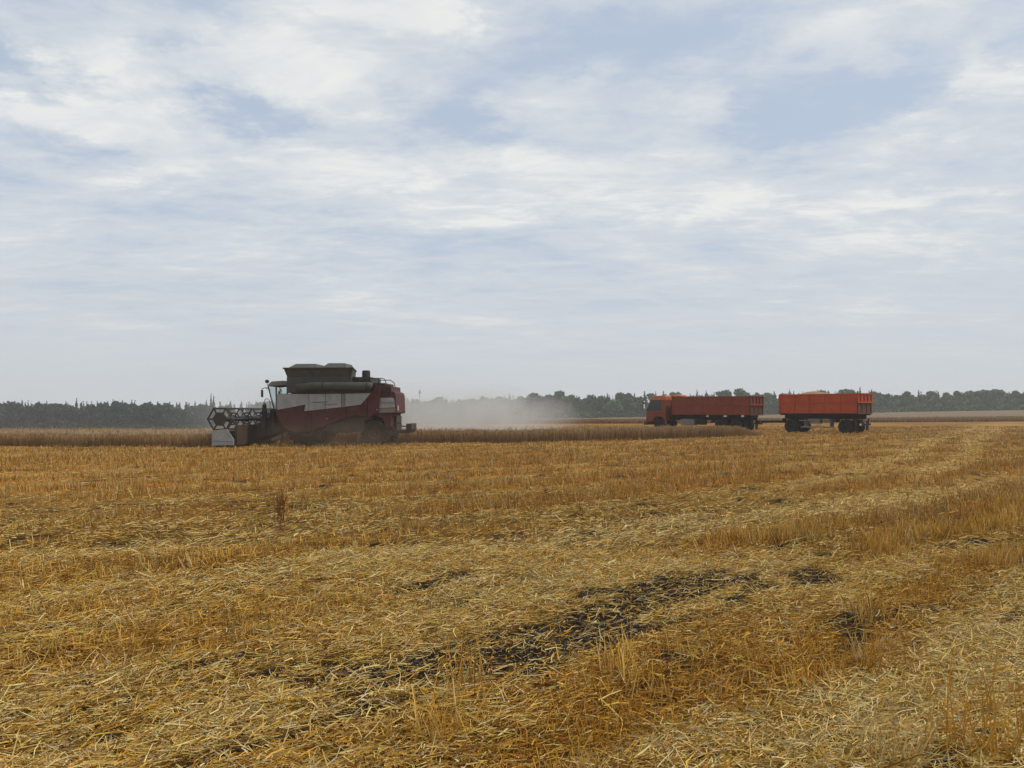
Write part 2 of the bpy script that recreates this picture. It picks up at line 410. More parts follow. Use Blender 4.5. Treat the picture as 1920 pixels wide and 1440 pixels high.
# ------------------------------------------------------------------ straw and stubble
def ribbons(P, D, L, W, bend, sec, r):
    """thin bent blades: base, direction, length, width"""
    n = len(P); D = D / np.linalg.norm(D, axis=1, keepdims=True)
    R = r.normal(size=(n, 3)); S = np.cross(D, R); S /= np.linalg.norm(S, axis=1, keepdims=True) + 1e-9
    B = r.normal(size=(n, 3)); B -= (B * D).sum(1, keepdims=True) * D; B[:, 2] *= .5
    ts = np.linspace(0, 1, sec); V = np.empty((n, sec, 2, 3))
    for k, t in enumerate(ts):
        c = P + D * (L * t)[:, None] + B * (L * bend * (t * t - t) if sec > 2 else L * 0)[:, None]
        w = (W * (1 - .45 * t * t) * .5)[:, None]
        V[:, k, 0] = c - S * w; V[:, k, 1] = c + S * w
    base = np.arange(n)[:, None] * sec * 2
    Q = np.concatenate([base + np.array([[2 * k, 2 * k + 1, 2 * k + 3, 2 * k + 2]]) for k in range(sec - 1)], 0)
    return V.reshape(-1, 3), Q


def fan_points(r, n, d0, d1, power, half=.74, margin=1.2):
    """ground points in the wedge ahead of the camera, density falling with distance"""
    t = r.random(n)
    e = 2 - power
    d = (d0 ** e + t * (d1 ** e - d0 ** e)) ** (1 / e)
    x = (r.random(n) * 2 - 1) * (d * half + margin)
    return x, d


PALS = np.array([[.62, .44, .145], [.57, .345, .058], [.50, .39, .19], [.45, .215, .026], [.72, .56, .27], [.27, .13, .027]])
PW = dict(pale=[.30, .18, .22, .05, .20, .05], mid=[.22, .30, .10, .20, .08, .10], rust=[.06, .22, .03, .50, .02, .17])

def pick(r, n, rust, pale):
    w = np.array(PW['mid'])[None] * np.ones((n, 1))
    w = w * (1 - rust[:, None]) + np.array(PW['rust']) * rust[:, None]
    w = w * (1 - pale[:, None]) + np.array(PW['pale']) * pale[:, None]
    cw = np.cumsum(w, 1); cw /= cw[:, -1:]
    i = (r.random(n)[:, None] > cw).sum(1)
    c = PALS[i] * (.72 + .56 * r.random((n, 1)))
    c *= 1 + .10 * r.normal(size=(n, 3)) * np.array([.4, .5, .9])
    return np.clip(c, .01, .8)


def in_crop_or_vehicle(x, y): return (y > 36.6) & (x < -12.5 - .35 * (y - 36.6))

def make_straw(name, n, d0, d1, power, sec, seed, label, wmul=1.0, grow=0.0):
    r = np.random.default_rng(seed)
    x, y = fan_points(r, n, d0, d1, power)
    soil, rust, pale = cover(x, y)
    keep = r.random(n) < (1 - .76 * soil) * (.50 + .50 * np.maximum(pale, .25) - .28 * rust) * 1.1 * (1 - .72 * sstep(np.hypot(x, y) + (fbm(x * .2, y * .3, 77, 3) - .5) * 12, 13, 20) * (1 - .6 * pale))
    keep &= ~in_crop_or_vehicle(x, y)
    x, y, rust, pale, soil = x[keep], y[keep], rust[keep], pale[keep], soil[keep]; n = len(x)
    d = np.hypot(x, y); gsc = np.maximum(1, d / 7) ** grow
    L = np.where(r.random(n) < .42, .012 + .045 * r.random(n), .04 + .11 * r.random(n) ** 2.0 + .04 * r.random(n)) * np.minimum(gsc, 1.25)
    W = (.0028 + .0042 * r.random(n) ** 1.5) * wmul * gsc
    a = np.where(r.random(n) < .30, r.normal(0, .6, n) + math.atan2(LU[1], LU[0]) - .45, r.random(n) * 2 * math.pi)
    pit = np.abs(r.normal(0, .16, n)) + (r.random(n) < .10) * r.random(n) * .7
    D = np.stack([np.cos(a) * np.cos(pit), np.sin(a) * np.cos(pit), np.sin(pit)], 1)
    z = height(x, y) + .004 + .045 * r.random(n) ** 1.5 * (1 - .7 * soil)
    V, Q = ribbons(np.stack([x, y, z], 1), D, L, W, r.normal(0, .38, n), sec, r)
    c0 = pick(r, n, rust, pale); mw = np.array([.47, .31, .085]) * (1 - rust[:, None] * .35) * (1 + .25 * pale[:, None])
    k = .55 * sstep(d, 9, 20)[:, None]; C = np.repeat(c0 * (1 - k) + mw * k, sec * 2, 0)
    return tag(link(name, numpy_mesh(name, V, Q, C, M['straw'])), label, 'straw', kind='stuff')

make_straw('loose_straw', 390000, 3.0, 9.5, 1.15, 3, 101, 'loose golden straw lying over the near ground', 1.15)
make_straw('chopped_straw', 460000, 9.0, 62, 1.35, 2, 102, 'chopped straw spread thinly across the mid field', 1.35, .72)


def make_stubble(name, spots, label, seed, stems=(7, 15), hmul=1.0, wmul=1.0, spread=.05, cat='stubble', palette='rust', sec=3, kind='stuff', tone=(1, 1, 1)):
    """tufts of cut stems standing where they grew: spots = x, y, size"""
    r = np.random.default_rng(seed); P = []; D = []; L = []; W = []; C = []
    x, y, s = spots
    k = r.integers(stems[0], stems[1], len(x)); idx = np.repeat(np.arange(len(x)), k); n = len(idx)
    bx = x[idx] + r.normal(0, spread, n) * s[idx]; by = y[idx] + r.normal(0, spread, n) * s[idx]
    bz = height(bx, by) - .01
    lean = r.normal(0, .24, (n, 2)) + r.normal(0, .16, (len(x), 2))[idx]
    D = np.stack([lean[:, 0], lean[:, 1], np.ones(n)], 1)
    d = np.hypot(bx, by); g = np.maximum(1, d / 7) ** .8
    L = (.08 + .14 * r.random(n)) * s[idx] * hmul
    W = (.0035 + .0035 * r.random(n)) * wmul * g
    V, Q = ribbons(np.stack([bx, by, bz], 1), D, L, W, r.normal(0, .3, n), sec, r)
    tuftc = pick(r, len(x), np.full(len(x), .9 if palette == 'rust' else .45), np.full(len(x), .05 if palette == 'rust' else .3))
    c = tuftc[idx] * .6 + pick(r, n, np.full(n, .6), np.full(n, .15)) * .4
    C = np.repeat(c * np.array(tone), sec * 2, 0).reshape(n, sec, 2, 3)
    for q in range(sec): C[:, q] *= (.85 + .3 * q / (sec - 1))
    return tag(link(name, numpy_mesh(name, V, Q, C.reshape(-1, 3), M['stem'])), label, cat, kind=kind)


def tuft_spots(n, d0, d1, power, seed, thr):
    r = np.random.default_rng(seed); x, y = fan_points(r, n, d0, d1, power)
    v = x * LV[0] + y * LV[1]; row = np.round(v / .24) * .24 + r.normal(0, .035, n); u = x * LU[0] + y * LU[1]
    x = u * LU[0] / (LU @ LU) + row * LV[0] / (LV @ LV); y = u * LU[1] / (LU @ LU) + row * LV[1] / (LV @ LV)
    soil, rust, pale = cover(x, y)
    k = (r.random(n) < (rust * 1.1 + .10 - thr) * (1 - .8 * soil)) & ~in_crop_or_vehicle(x, y) & (y > 2.6)
    return x[k], y[k], .7 + .6 * r.random(k.sum()) + .35 * rust[k]

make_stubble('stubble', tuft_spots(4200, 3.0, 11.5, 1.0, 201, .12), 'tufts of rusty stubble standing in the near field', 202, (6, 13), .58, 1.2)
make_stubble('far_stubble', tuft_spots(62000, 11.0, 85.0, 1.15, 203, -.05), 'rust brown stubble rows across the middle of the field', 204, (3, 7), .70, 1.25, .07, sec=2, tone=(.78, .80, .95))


def ridge_spots(lines, n, seed):
    r = np.random.default_rng(seed); X = []; Y = []
    for (ax, ay), (bx, by), w in lines:
        m = int(n * math.hypot(bx - ax, by - ay)); t = r.random(m)
        X.append(ax + (bx - ax) * t + r.normal(0, w, m)); Y.append(ay + (by - ay) * t + r.normal(0, w, m) + .25 * np.sin(t * 9))
    X, Y = np.concatenate(X), np.concatenate(Y); k = r.random(len(X)) < .25 + 1.1 * fbm(X * .9, Y * .9, seed, 3)
    return X[k], Y[k], .9 + .6 * r.random(k.sum())

make_stubble('stubble_ridge', ridge_spots([((2.6, 9.8), (4.6, 11.2), .15), ((4.0, 9.2), (9.6, 14.2), .15), ((5.0, 8.3), (7.0, 9.9), .12)], 75, 88), 'low ridges of brown stubble sweeping in from the right edge', 89, (6, 12), .95, 1.1, .06)


def rebase(o, x, y):
    z = float(height(x, y)); o.data.transform(Matrix.Translation((-x, -y, -z))); o.location = (x, y, z); return o


def lone_tuft(x, y, size, label, seed, stems, hmul, spread=.05, palette='mid'):
    n = 3; r = np.random.default_rng(seed)
    sp = (x + r.normal(0, .05, n), y + r.normal(0, .03, n), np.full(n, size) * (.8 + .4 * r.random(n)))
    o = make_stubble('stubble_tuft', sp, label, seed, stems, hmul, 1.15, spread, 'tuft', palette, 4, 'thing')
    return rebase(o, x, y)

lone_tuft(1.83, 3.72, 1.5, 'tall straw tuft near the bottom right corner of the field', 301, (16, 26), 1.35)
lone_tuft(2.28, 3.78, 1.6, 'rust brown straw clump at the right edge, beside a dark soil clod', 302, (16, 26), 1.45, palette='rust')
lone_tuft(-.19, 4.72, 1.5, 'upright yellow tuft in front of the bare dark soil patch', 303, (14, 22), 1.3)
lone_tuft(-.36, 4.08, 1.5, 'splayed straw tuft below the yellow tuft, bottom centre', 304, (12, 20), 1.1)
lone_tuft(.62, 5.05, 1.5, 'leaning pale tuft to the right of the dark soil patch', 305, (14, 22), 1.05)
lone_tuft(2.35, 5.25, 1.5, 'bright straw tuft standing alone among flattened pale straw', 306, (16, 24), 1.1)
lone_tuft(2.78, 6.45, 1.3, 'brown bushy tuft beside a flat strip of soil', 307, (18, 26), .95, .05, 'rust')
# the tall dry weed standing by itself on the left
wr = np.random.default_rng(77)
wx, wy = -3.30, 11.5
n = 70; wP = np.stack([wx + wr.normal(0, .05, n), wy + wr.normal(0, .05, n), height(np.full(n, wx), np.full(n, wy)) + wr.random(n) * .42], 1)
wP[:14, 2] = height(wx, wy)
wD = np.stack([wr.normal(.05, .35, n), wr.normal(0, .35, n), np.ones(n)], 1); wD[:14, :2] *= .3
wL = np.where(np.arange(n) < 14, .52 + .1 * wr.random(n), .10 + .12 * wr.random(n))
V, Q = ribbons(wP, wD, wL, np.full(n, .012), wr.normal(0, .2, n), 3, wr)
wc = np.repeat(np.array([.26, .125, .035]) * (.6 + .7 * wr.random((n, 1))), 6, 0)
weed = link('dry_weed', numpy_mesh('dry_weed', V, Q, wc, M['stem']))
tag(rebase(weed, wx, wy), 'tall dry brown weed standing alone in the stubble', 'weed')


def clod(x, y, sx, sy, sz, label, seed):
    r = np.random.default_rng(seed); b = MB()
    nu, nv = 14, 8; vs = []; fs = []
    for j in range(nv + 1):
        th = math.pi * j / nv
        for i in range(nu):
            ph = 2 * math.pi * i / nu
            k = .72 + .5 * float(fbm(np.array(math.cos(ph) * 1.7 + 5 + seed), np.array(math.sin(ph) * 1.7 + th * 1.9), seed, 3))
            vs.append((math.sin(th) * math.cos(ph) * sx * k, math.sin(th) * math.sin(ph) * sy * k, math.cos(th) * sz * k + sz * .3))
    for j in range(nv):
        for i in range(nu): fs.append((j * nu + i, (j + 1) * nu + i, (j + 1) * nu + (i + 1) % nu, j * nu + (i + 1) % nu))
    b.add(vs, fs); o = b.build('soil_clod', M['soil']); o.location = (x, y, float(height(x, y)))
    return tag(o, label, 'clod', 'dark soil clods lying in the stubble')

sm, g_, b_ = mat_new('dark_soil')
tc_ = g_.new('ShaderNodeTexCoord'); n_ = g_.noise(tc_.outputs['Object'], 22, 6, .65)
g_.l.new(g_.mix(n_, (.012, .009, .008, 1), (.055, .042, .034, 1)), b_.inputs['Base Color']); b_.inputs['Roughness'].default_value = .95
bp_ = g_.new('ShaderNodeBump'); bp_.inputs['Distance'].default_value = .02; g_.l.new(n_, bp_.inputs['Height']); g_.l.new(bp_.outputs[0], b_.inputs['Normal'])
M['soil'] = sm
clod(2.40, 4.02, .085, .06, .05, 'dark lumpy soil clod between the tall tufts at the right edge', 1)
clod(2.92, 5.78, .05, .04, .035, 'small round dark soil clod on the pale straw', 2)
clod(2.32, 5.35, .11, .04, .022, 'flat dark soil strip beside the lone bright tuft', 3)

def soil_crumbs():
    r = np.random.default_rng(515); n = 60000
    x, y = r.uniform(-3, 6, n), r.uniform(3.3, 9, n)
    k = (cover(x, y)[0] > .45) & (r.random(n) < .55); x, y = x[k], y[k]; n = len(x)
    base = np.array([(1, 0, 0), (-1, 0, 0), (0, 1, 0), (0, -1, 0), (0, 0, 1), (0, 0, -.6)], float)
    tri = np.array([(0, 2, 4), (2, 1, 4), (1, 3, 4), (3, 0, 4), (2, 0, 5), (1, 2, 5), (3, 1, 5), (0, 3, 5)])
    sz = (.004 + .022 * r.random(n) ** 3)[:, None, None]; a = r.random(n) * 6.283; ca, sa = np.cos(a), np.sin(a)
    V = base[None] * (.6 + .8 * r.random((n, 6, 1))) * sz * np.array([1.2, 1.0, .75])
    V = np.stack([V[..., 0] * ca[:, None] - V[..., 1] * sa[:, None], V[..., 0] * sa[:, None] + V[..., 1] * ca[:, None], V[..., 2]], -1)
    V += np.stack([x, y, height(x, y) + .003], 1)[:, None]
    Q = (np.arange(n)[:, None, None] * 6 + tri[None]).reshape(-1, 3)
    return tag(link('soil_crumbs', numpy_mesh('soil_crumbs', V.reshape(-1, 3), Q, None, M['soil'])), 'crumbs of dark soil strewn over the bare patches', 'soil', kind='stuff')
soil_crumbs()

# ------------------------------------------------------------------ standing crop
def crop_block(name, front, depth_dir, depth, label, seed, dens=260, h=.58, rows=2.6, canopy=True, wid=.016, taper=0.0, top=(.35, .225, .105), low=(.26, .15, .062)):
    """front: polyline of the cut face; depth_dir: direction into the crop"""
    r = np.random.default_rng(seed); fr = np.array(front, float); dd = np.array(depth_dir, float); dd /= np.linalg.norm(dd)
    seg = np.diff(fr, axis=0); sl = np.linalg.norm(seg, axis=1); cum = np.concatenate([[0], np.cumsum(sl)]); tot = cum[-1]
    def along(t):
        k = np.clip(np.searchsorted(cum, t, 'right') - 1, 0, len(sl) - 1)
        return fr[k] + seg[k] * ((t - cum[k]) / sl[k])[:, None]
    n = int(tot * rows * dens); t = r.random(n) * tot; q = r.random(n) ** 1.4 * rows
    edge = (fbm(t * .35, t * 0 + 3.3, seed, 3) - .5) * .9
    P2 = along(t) + dd * (q + edge)[:, None]
    n2 = int(tot * min(depth, 30) * 9) if canopy else 0
    if n2:
        t2 = r.random(n2) * tot; q2 = rows * .6 + r.random(n2) ** 1.6 * min(depth, 30)
        P2 = np.concatenate([P2, along(t2) + dd * q2[:, None]]); n = len(P2)
    z = height(P2[:, 0], P2[:, 1])
    hh = h * (.80 + .16 * r.normal(size=n).clip(-1.6, 1.6) + .22 * (fbm(P2[:, 0] * .5, P2[:, 1] * .5, seed + 1, 3) - .5))
    hh = hh * (1 - taper * sstep(np.concatenate([t, t2]) if n2 else t, tot - 3.2, tot))
    lean = r.normal(0, .13, (n, 2)); D = np.stack([lean[:, 0], lean[:, 1], np.ones(n)], 1)
    V, Q = ribbons(np.concatenate([P2, z[:, None]], 1), D, hh, np.full(n, wid) * (.7 + .6 * r.random(n)), r.normal(0, .15, n), 3, r)
    V = V.reshape(n, 3, 2, 3); c = V[:, 2].mean(1, keepdims=True); V[:, 2] = c + (V[:, 2] - c) * 3.0          # ears are wider than stems
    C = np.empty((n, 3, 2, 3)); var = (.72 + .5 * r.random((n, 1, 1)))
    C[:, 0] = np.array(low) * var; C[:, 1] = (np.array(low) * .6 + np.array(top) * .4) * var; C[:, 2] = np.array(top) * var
    V = V.reshape(-1, 3); C = C.reshape(-1, 3)
    if canopy:       # the closed surface of ears further in
        ts = np.linspace(0, tot, max(8, int(tot / .8))); qs = np.unique(np.concatenate([np.arange(.9, 8, .5), np.geomspace(8, max(depth, 9), 26)])); qs = qs[qs <= depth]
        T, Qq = np.meshgrid(ts, qs); A = along(T.ravel()) + dd * Qq.ravel()[:, None]
        cz = height(A[:, 0], A[:, 1]) + h * (1 - taper * sstep(T.ravel(), tot - 3.2, tot)) * (.66 + .30 * (fbm(A[:, 0] * 1.3, A[:, 1] * 1.3, seed + 4, 3) - .5))
        nb = len(V); nt, nq = len(ts), len(qs)
        i = np.arange((nq - 1) * (nt - 1)); a = (i // (nt - 1)) * nt + i % (nt - 1)
        V = np.concatenate([V, np.concatenate([A, cz[:, None]], 1)]); Q = np.concatenate([Q, nb + np.stack([a, a + 1, a + nt + 1, a + nt], 1)])
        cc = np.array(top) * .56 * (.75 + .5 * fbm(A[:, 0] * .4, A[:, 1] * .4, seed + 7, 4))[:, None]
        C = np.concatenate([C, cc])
    return tag(link(name, numpy_mesh(name, V, Q, C, M['crop'])), label, 'crop', kind='stuff')

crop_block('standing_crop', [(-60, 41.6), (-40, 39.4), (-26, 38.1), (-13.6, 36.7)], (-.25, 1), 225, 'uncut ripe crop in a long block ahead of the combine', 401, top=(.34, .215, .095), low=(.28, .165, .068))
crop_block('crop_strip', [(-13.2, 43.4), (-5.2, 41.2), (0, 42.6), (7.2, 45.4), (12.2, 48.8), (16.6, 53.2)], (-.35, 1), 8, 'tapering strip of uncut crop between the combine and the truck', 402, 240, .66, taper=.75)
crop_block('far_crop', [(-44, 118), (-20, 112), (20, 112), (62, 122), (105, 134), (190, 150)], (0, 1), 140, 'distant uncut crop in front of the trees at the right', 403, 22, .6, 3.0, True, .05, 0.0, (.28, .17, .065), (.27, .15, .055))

# ------------------------------------------------------------------ the trees at the edge of the field
def leaf_material(name, a, b):
    m, g, bs = mat_new(name)
    oi = g.new('ShaderNodeObjectInfo'); vc = g.new('ShaderNodeVertexColor', layer_name='tint')
    c = g.mix(oi.outputs['Random'], (*a, 1), (*b, 1)); c = g.mix(1.0, c, vc.outputs[0], 'MULTIPLY')
    g.l.new(c, bs.inputs['Base Color']); bs.inputs['Roughness'].default_value = .8; bs.inputs['Specular IOR Level'].default_value = .1
    return m

M['conifer'] = leaf_material('conifer_needles', (.024, .052, .030), (.042, .076, .040))
M['broadleaf'] = leaf_material('broad_leaves', (.045, .092, .034), (.10, .185, .055))
M['deep'] = leaf_material('deep_green_leaves', (.030, .060, .034), (.046, .080, .042))
M['dusky'] = leaf_material('dusky_leaves', (.040, .045, .042), (.048, .050, .045))
bm_, g_, b_ = mat_new('bark'); tc_ = g_.new('ShaderNodeTexCoord'); n_ = g_.noise(tc_.outputs['Object'], 6, 5)
g_.l.new(g_.mix(n_, (.05, .04, .03, 1), (.16, .14, .12, 1)), b_.inputs['Base Color']); b_.inputs['Roughness'].default_value = .9
M['bark'] = bm_


def leaf_quads(C, size, r, droop=0.0):
    n = len(C); N = r.normal(size=(n, 3)); N[:, 2] += .3; N /= np.linalg.norm(N, axis=1, keepdims=True)
    A = np.cross(N, r.normal(size=(n, 3))); A /= np.linalg.norm(A, axis=1, keepdims=True); B = np.cross(N, A)
    s = (size * (.6 + .8 * r.random(n)))[:, None]
    V = np.stack([C - A * s - B * s * .5, C + A * s * .2 - B * s * .8, C + A * s + B * s * .4, C - A * s * .3 + B * s * .8], 1).reshape(-1, 3)
    return V, np.arange(n * 4).reshape(n, 4)


def crown_points(kind, r):
    """unit tree: height 1"""
    pts = []; col = []
    if kind == 'conifer':
        w = .19 + .06 * r.random(); lo = .06
        for k in range(15):
            t = k / 14; z = lo + (1 - lo) * t; rad = w * (1 - t) ** 1.0 + .010
            m = int(10 + 80 * (1 - t))
            a = r.random(m) * 6.283; q = rad * (r.random(m) ** .5) * (.65 + .6 * r.random(m))
            pts.append(np.stack([np.cos(a) * q, np.sin(a) * q, z - q * .5 + r.normal(0, .02, m)], 1)); col.append(.65 + .7 * r.random(m))
        P = np.concatenate(pts); P[:, 2] = np.clip(P[:, 2], .03, 1.03); c = np.concatenate(col); size = .050 * (1.0 - .62 * np.clip(P[:, 2], 0, 1) ** 1.3)
    else:
        nb = r.integers(7, 11); w = .23 + .07 * r.random()
        for k in range(nb):
            t = r.random(); z = .30 + .58 * t; rr = w * math.sin(math.pi * (.25 + .65 * t)) * .8
            a = r.random() * 6.283; q = rr * r.random() ** .6; b = .10 + .09 * r.random()
            m = 75; v = r.normal(size=(m, 3)); v /= np.linalg.norm(v, axis=1, keepdims=True); v *= (r.random((m, 1)) ** .4) * b
            v[:, 2] *= .85
            pts.append(np.array([math.cos(a) * q, math.sin(a) * q, z]) + v); col.append(np.full(m, .7 + .6 * r.random()) * (.8 + .4 * r.random(m)))
        m = 120; a = r.random(m) * 6.283; q = w * .8 * r.random(m) ** .5
        pts.append(np.stack([np.cos(a) * q, np.sin(a) * q, .06 + .3 * r.random(m)], 1)); col.append(.6 + .5 * r.random(m))
        P = np.concatenate(pts); c = np.concatenate(col); P[:, 2] = np.clip(P[:, 2], .03, 1.02); size = .05
    return P, c, size


def crown_mesh(kind, seed, mat):
    r = np.random.default_rng(seed); P, c, size = crown_points(kind, r)
    V, Q = leaf_quads(P, size, r)
    return numpy_mesh('crown', V, Q, np.repeat(c, 4)[:, None] * np.ones((1, 3)), mat)


def trunk_mesh(seed, kind):
    r = random.Random(seed); b = MB(); n = 7; zs = [0, .15, .4, .7, .93]; rings = []
    vs = [(math.cos(6.283 * j / n) * .017 * (1 - .85 * z), math.sin(6.283 * j / n) * .017 * (1 - .85 * z), z) for z in zs for j in range(n)]
    b.add(vs, [(i * n + j, i * n + (j + 1) % n, (i + 1) * n + (j + 1) % n, (i + 1) * n + j) for i in range(len(zs) - 1) for j in range(n)])
    for k in range(6):
        z = .25 + .1 * k; a = r.random() * 6.28; l = (.12 if kind == 'conifer' else .2) * (1 - .5 * z)
        b.tube([(0, 0, z), (math.cos(a) * l * .5, math.sin(a) * l * .5, z + .05), (math.cos(a) * l, math.sin(a) * l, z + (.02 if kind == 'conifer' else .14))], .0045, 4)
    me = bpy.data.meshes.new('trunk'); me.from_pydata(b.v, [], b.f); me.materials.append(M['bark']); return me

PROTO = {}
for kind, mt in (('conifer', 'conifer'), ('broadleaf', 'broadleaf'), ('dusky', 'dusky'), ('deep', 'deep')):
    kk = 'conifer' if kind == 'conifer' else 'broadleaf'
    PROTO[kind] = [(trunk_mesh(900 + i, kk), crown_mesh(kk, 500 + i + 37 * len(kind), M[mt])) for i in range(5 if kind != 'dusky' else 2)]


def tree(kind, x, y, h, wide, label, group=None, name=None):
    t = empty(name or {'conifer': 'spruce_tree', 'broadleaf': 'broadleaf_tree', 'dusky': 'broadleaf_tree', 'deep': 'broadleaf_tree'}[kind], (x, y, float(height(x, y)) - .1), random.random() * 6.28)
    tm, cm = random.choice(PROTO[kind])
    for nm, me in (('trunk', tm), ('crown', cm)):
        o = link(nm, me, t); o.scale = (h * wide, h * wide, h)
    return tag(t, label, 'tree', group)


def edge_depth(px):                       # how far away the front of the wood stands, by bearing (tangent)
    return np.interp(px, [-.75, -.5, -.35, -.1, .1, .4, .75], [262, 258, 270, 296, 300, 292, 280])

SECT = [(-.72, -.56, .42, 'by the left edge of the picture', 'in the hazy wood', 8.9, 9.7, 1.7), (-.56, -.45, .42, 'midway between the left edge and the reel', 'in the hazy wood', 8.9, 9.7, 1.7),
        (-.45, -.37, .42, 'just left of the reel tip', 'in the hazy wood', 8.9, 9.7, 1.7), (-.37, -.305, .4, 'above the reel, left of the cab', 'faint in the dust', 8.2, 9.6, 2.8),
        (-.137, .02, .12, 'veiled by the dust plume', 'in the middle wood', 7.8, 9.2, 2.6),
        (.05, .165, .15, 'between the dust plume and the truck cab', 'in the middle wood', 7.8, 9.6, 2.4), (.165, .30, .2, 'with its top showing above the truck', 'behind', 8.2, 9.6, 2.5),
        (.30, .345, .25, 'in the gap between truck and trailer', 'seen', 7.6, 9.4, 2.4), (.345, .45, .2, 'with its top showing above the trailer', 'behind', 7.9, 9.4, 2.4),
        (.45, .57, .15, 'just right of the trailer', 'in the green wood', 6.4, 8.3, 2.3), (.57, .72, .15, 'towards the right edge of the picture', 'in the green wood', 6.4, 8.3, 2.3)]
for a, b, con, where, what, h0, h1, sp in SECT:
    t = a
    while t < b:
        D = float(edge_depth(t)); k = 'conifer' if random.random() < con else 'broadleaf'
        y = D + random.uniform(-2, 9); x = t * y
        h = random.uniform(h0, h1) * (1.03 if k == 'conifer' else 1.0)
        if random.random() < .08: h *= 1.08
        nm = 'pointed spruce ' if k == 'conifer' else 'rounded tree '
        tree('deep' if k == 'broadleaf' and t < -.3 else k, x, y, h, random.uniform(.95, 1.3) * (.78 if t < -.3 else 1), nm + what + ' ' + where, nm + where)
        t += sp / D * random.uniform(.6, 1.4)
tree('dusky', .028 * 287, 287, 10.3, 1.5, 'broad dark purplish tree at the edge of the dust', None)
tree('dusky', .046 * 288, 288, 9.6, 1.3, 'lower dark rounded tree right beside the broad purplish tree', None)
tree('conifer', -.3745 * 262, 262, 11.8, .55, 'slender spire tree just above the tip of the reel, taller of two', 'twin spires above the reel', 'poplar_tree')
tree('conifer', -.3712 * 262, 262, 11.4, .55, 'slender spire tree just above the reel, shorter of two', 'twin spires above the reel', 'poplar_tree')


def forest_mass():
    r = np.random.default_rng(888); Vs = []; Qs = []; Cs = []; nb = 0
    # closely set trees filling the wood behind its front rows, and the undergrowth at its foot
    t = -.80
    while t < .80:
        D = float(edge_depth(t))
        for row in range(3):
            y = D + 10 + row * 6 + r.uniform(-2, 2); x = (t + r.uniform(-.006, .006)) * y
            kind = 'conifer' if r.random() < (.6 if t < -.1 else .35) else 'broadleaf'
            P, c, size = crown_points(kind, r); sel = r.random(len(P)) < .45; P, c = P[sel], c[sel]; size = size[sel] if kind == 'conifer' else size
            h = (r.uniform(8.8, 9.7) if t < -.3 else r.uniform(7.4, 8.7)) * (.90 if t > .45 else 1.0)
            V, Q = leaf_quads(P * np.array([h * 1.15, h * 1.15, h]), size * h * 1.5 * np.ones(len(P)), r)
            V = V + np.array([x, y, float(height(x, y))])
            base = np.array([.030, .056, .032]) if kind == 'conifer' else (np.array([.034, .062, .038]) if t < -.3 else np.array([.055, .096, .038]))
            Vs.append(V); Qs.append(Q + nb); nb += len(V); Cs.append(np.repeat(c, 4)[:, None] * base)
        t += 3.6 / D
    n = 26000; t = r.uniform(-.78, .78, n); D = edge_depth(t) - 3 + 7 * r.random(n); x = t * D
    hmax = 1.0 + 3.2 * fbm(x * .16, D * .16, 91, 3) ** 2 * np.where(t > .42, 1.6, 1.0)
    P = np.stack([x, D, height(x, D) + r.random(n) * hmax], 1); V, Q = leaf_quads(P, np.full(n, .42), r)
    g = fbm(x * .12, D * .2, 95, 3)[:, None]
    c = (np.array([.045, .080, .034]) * (1 - g) + np.array([.11, .165, .065]) * g) * (.6 + .7 * r.random((n, 1)))
    c = np.where((t < -.1)[:, None], c * .5, c)
    Vs.append(V); Qs.append(Q + nb); Cs.append(np.repeat(c, 4, 0))
    m = tinted('wood_foliage', .85, .1)
    return tag(link('forest', numpy_mesh('forest', np.concatenate(Vs), np.concatenate(Qs), np.concatenate(Cs), m)), 'dense depth of the wood and its undergrowth behind the field', 'forest', kind='stuff')
forest_mass()

# thin mast far behind the combine
ms = empty('mast', (-.1148 * 330, 330, float(height(-38, 330))))
MB().tube([(0, 0, 0), (0, 0, 11.6)], .13, 8).build('pole', M['mast'], ms)
MB().box(-.55, .75, -.3, .3, 10.9, 11.3).box(-.25, .3, -.35, .35, 11.4, 12.3).build('antenna_head', M['mast'], ms)
tag(ms, 'thin mast with a small head rising above the trees behind the combine', 'mast')


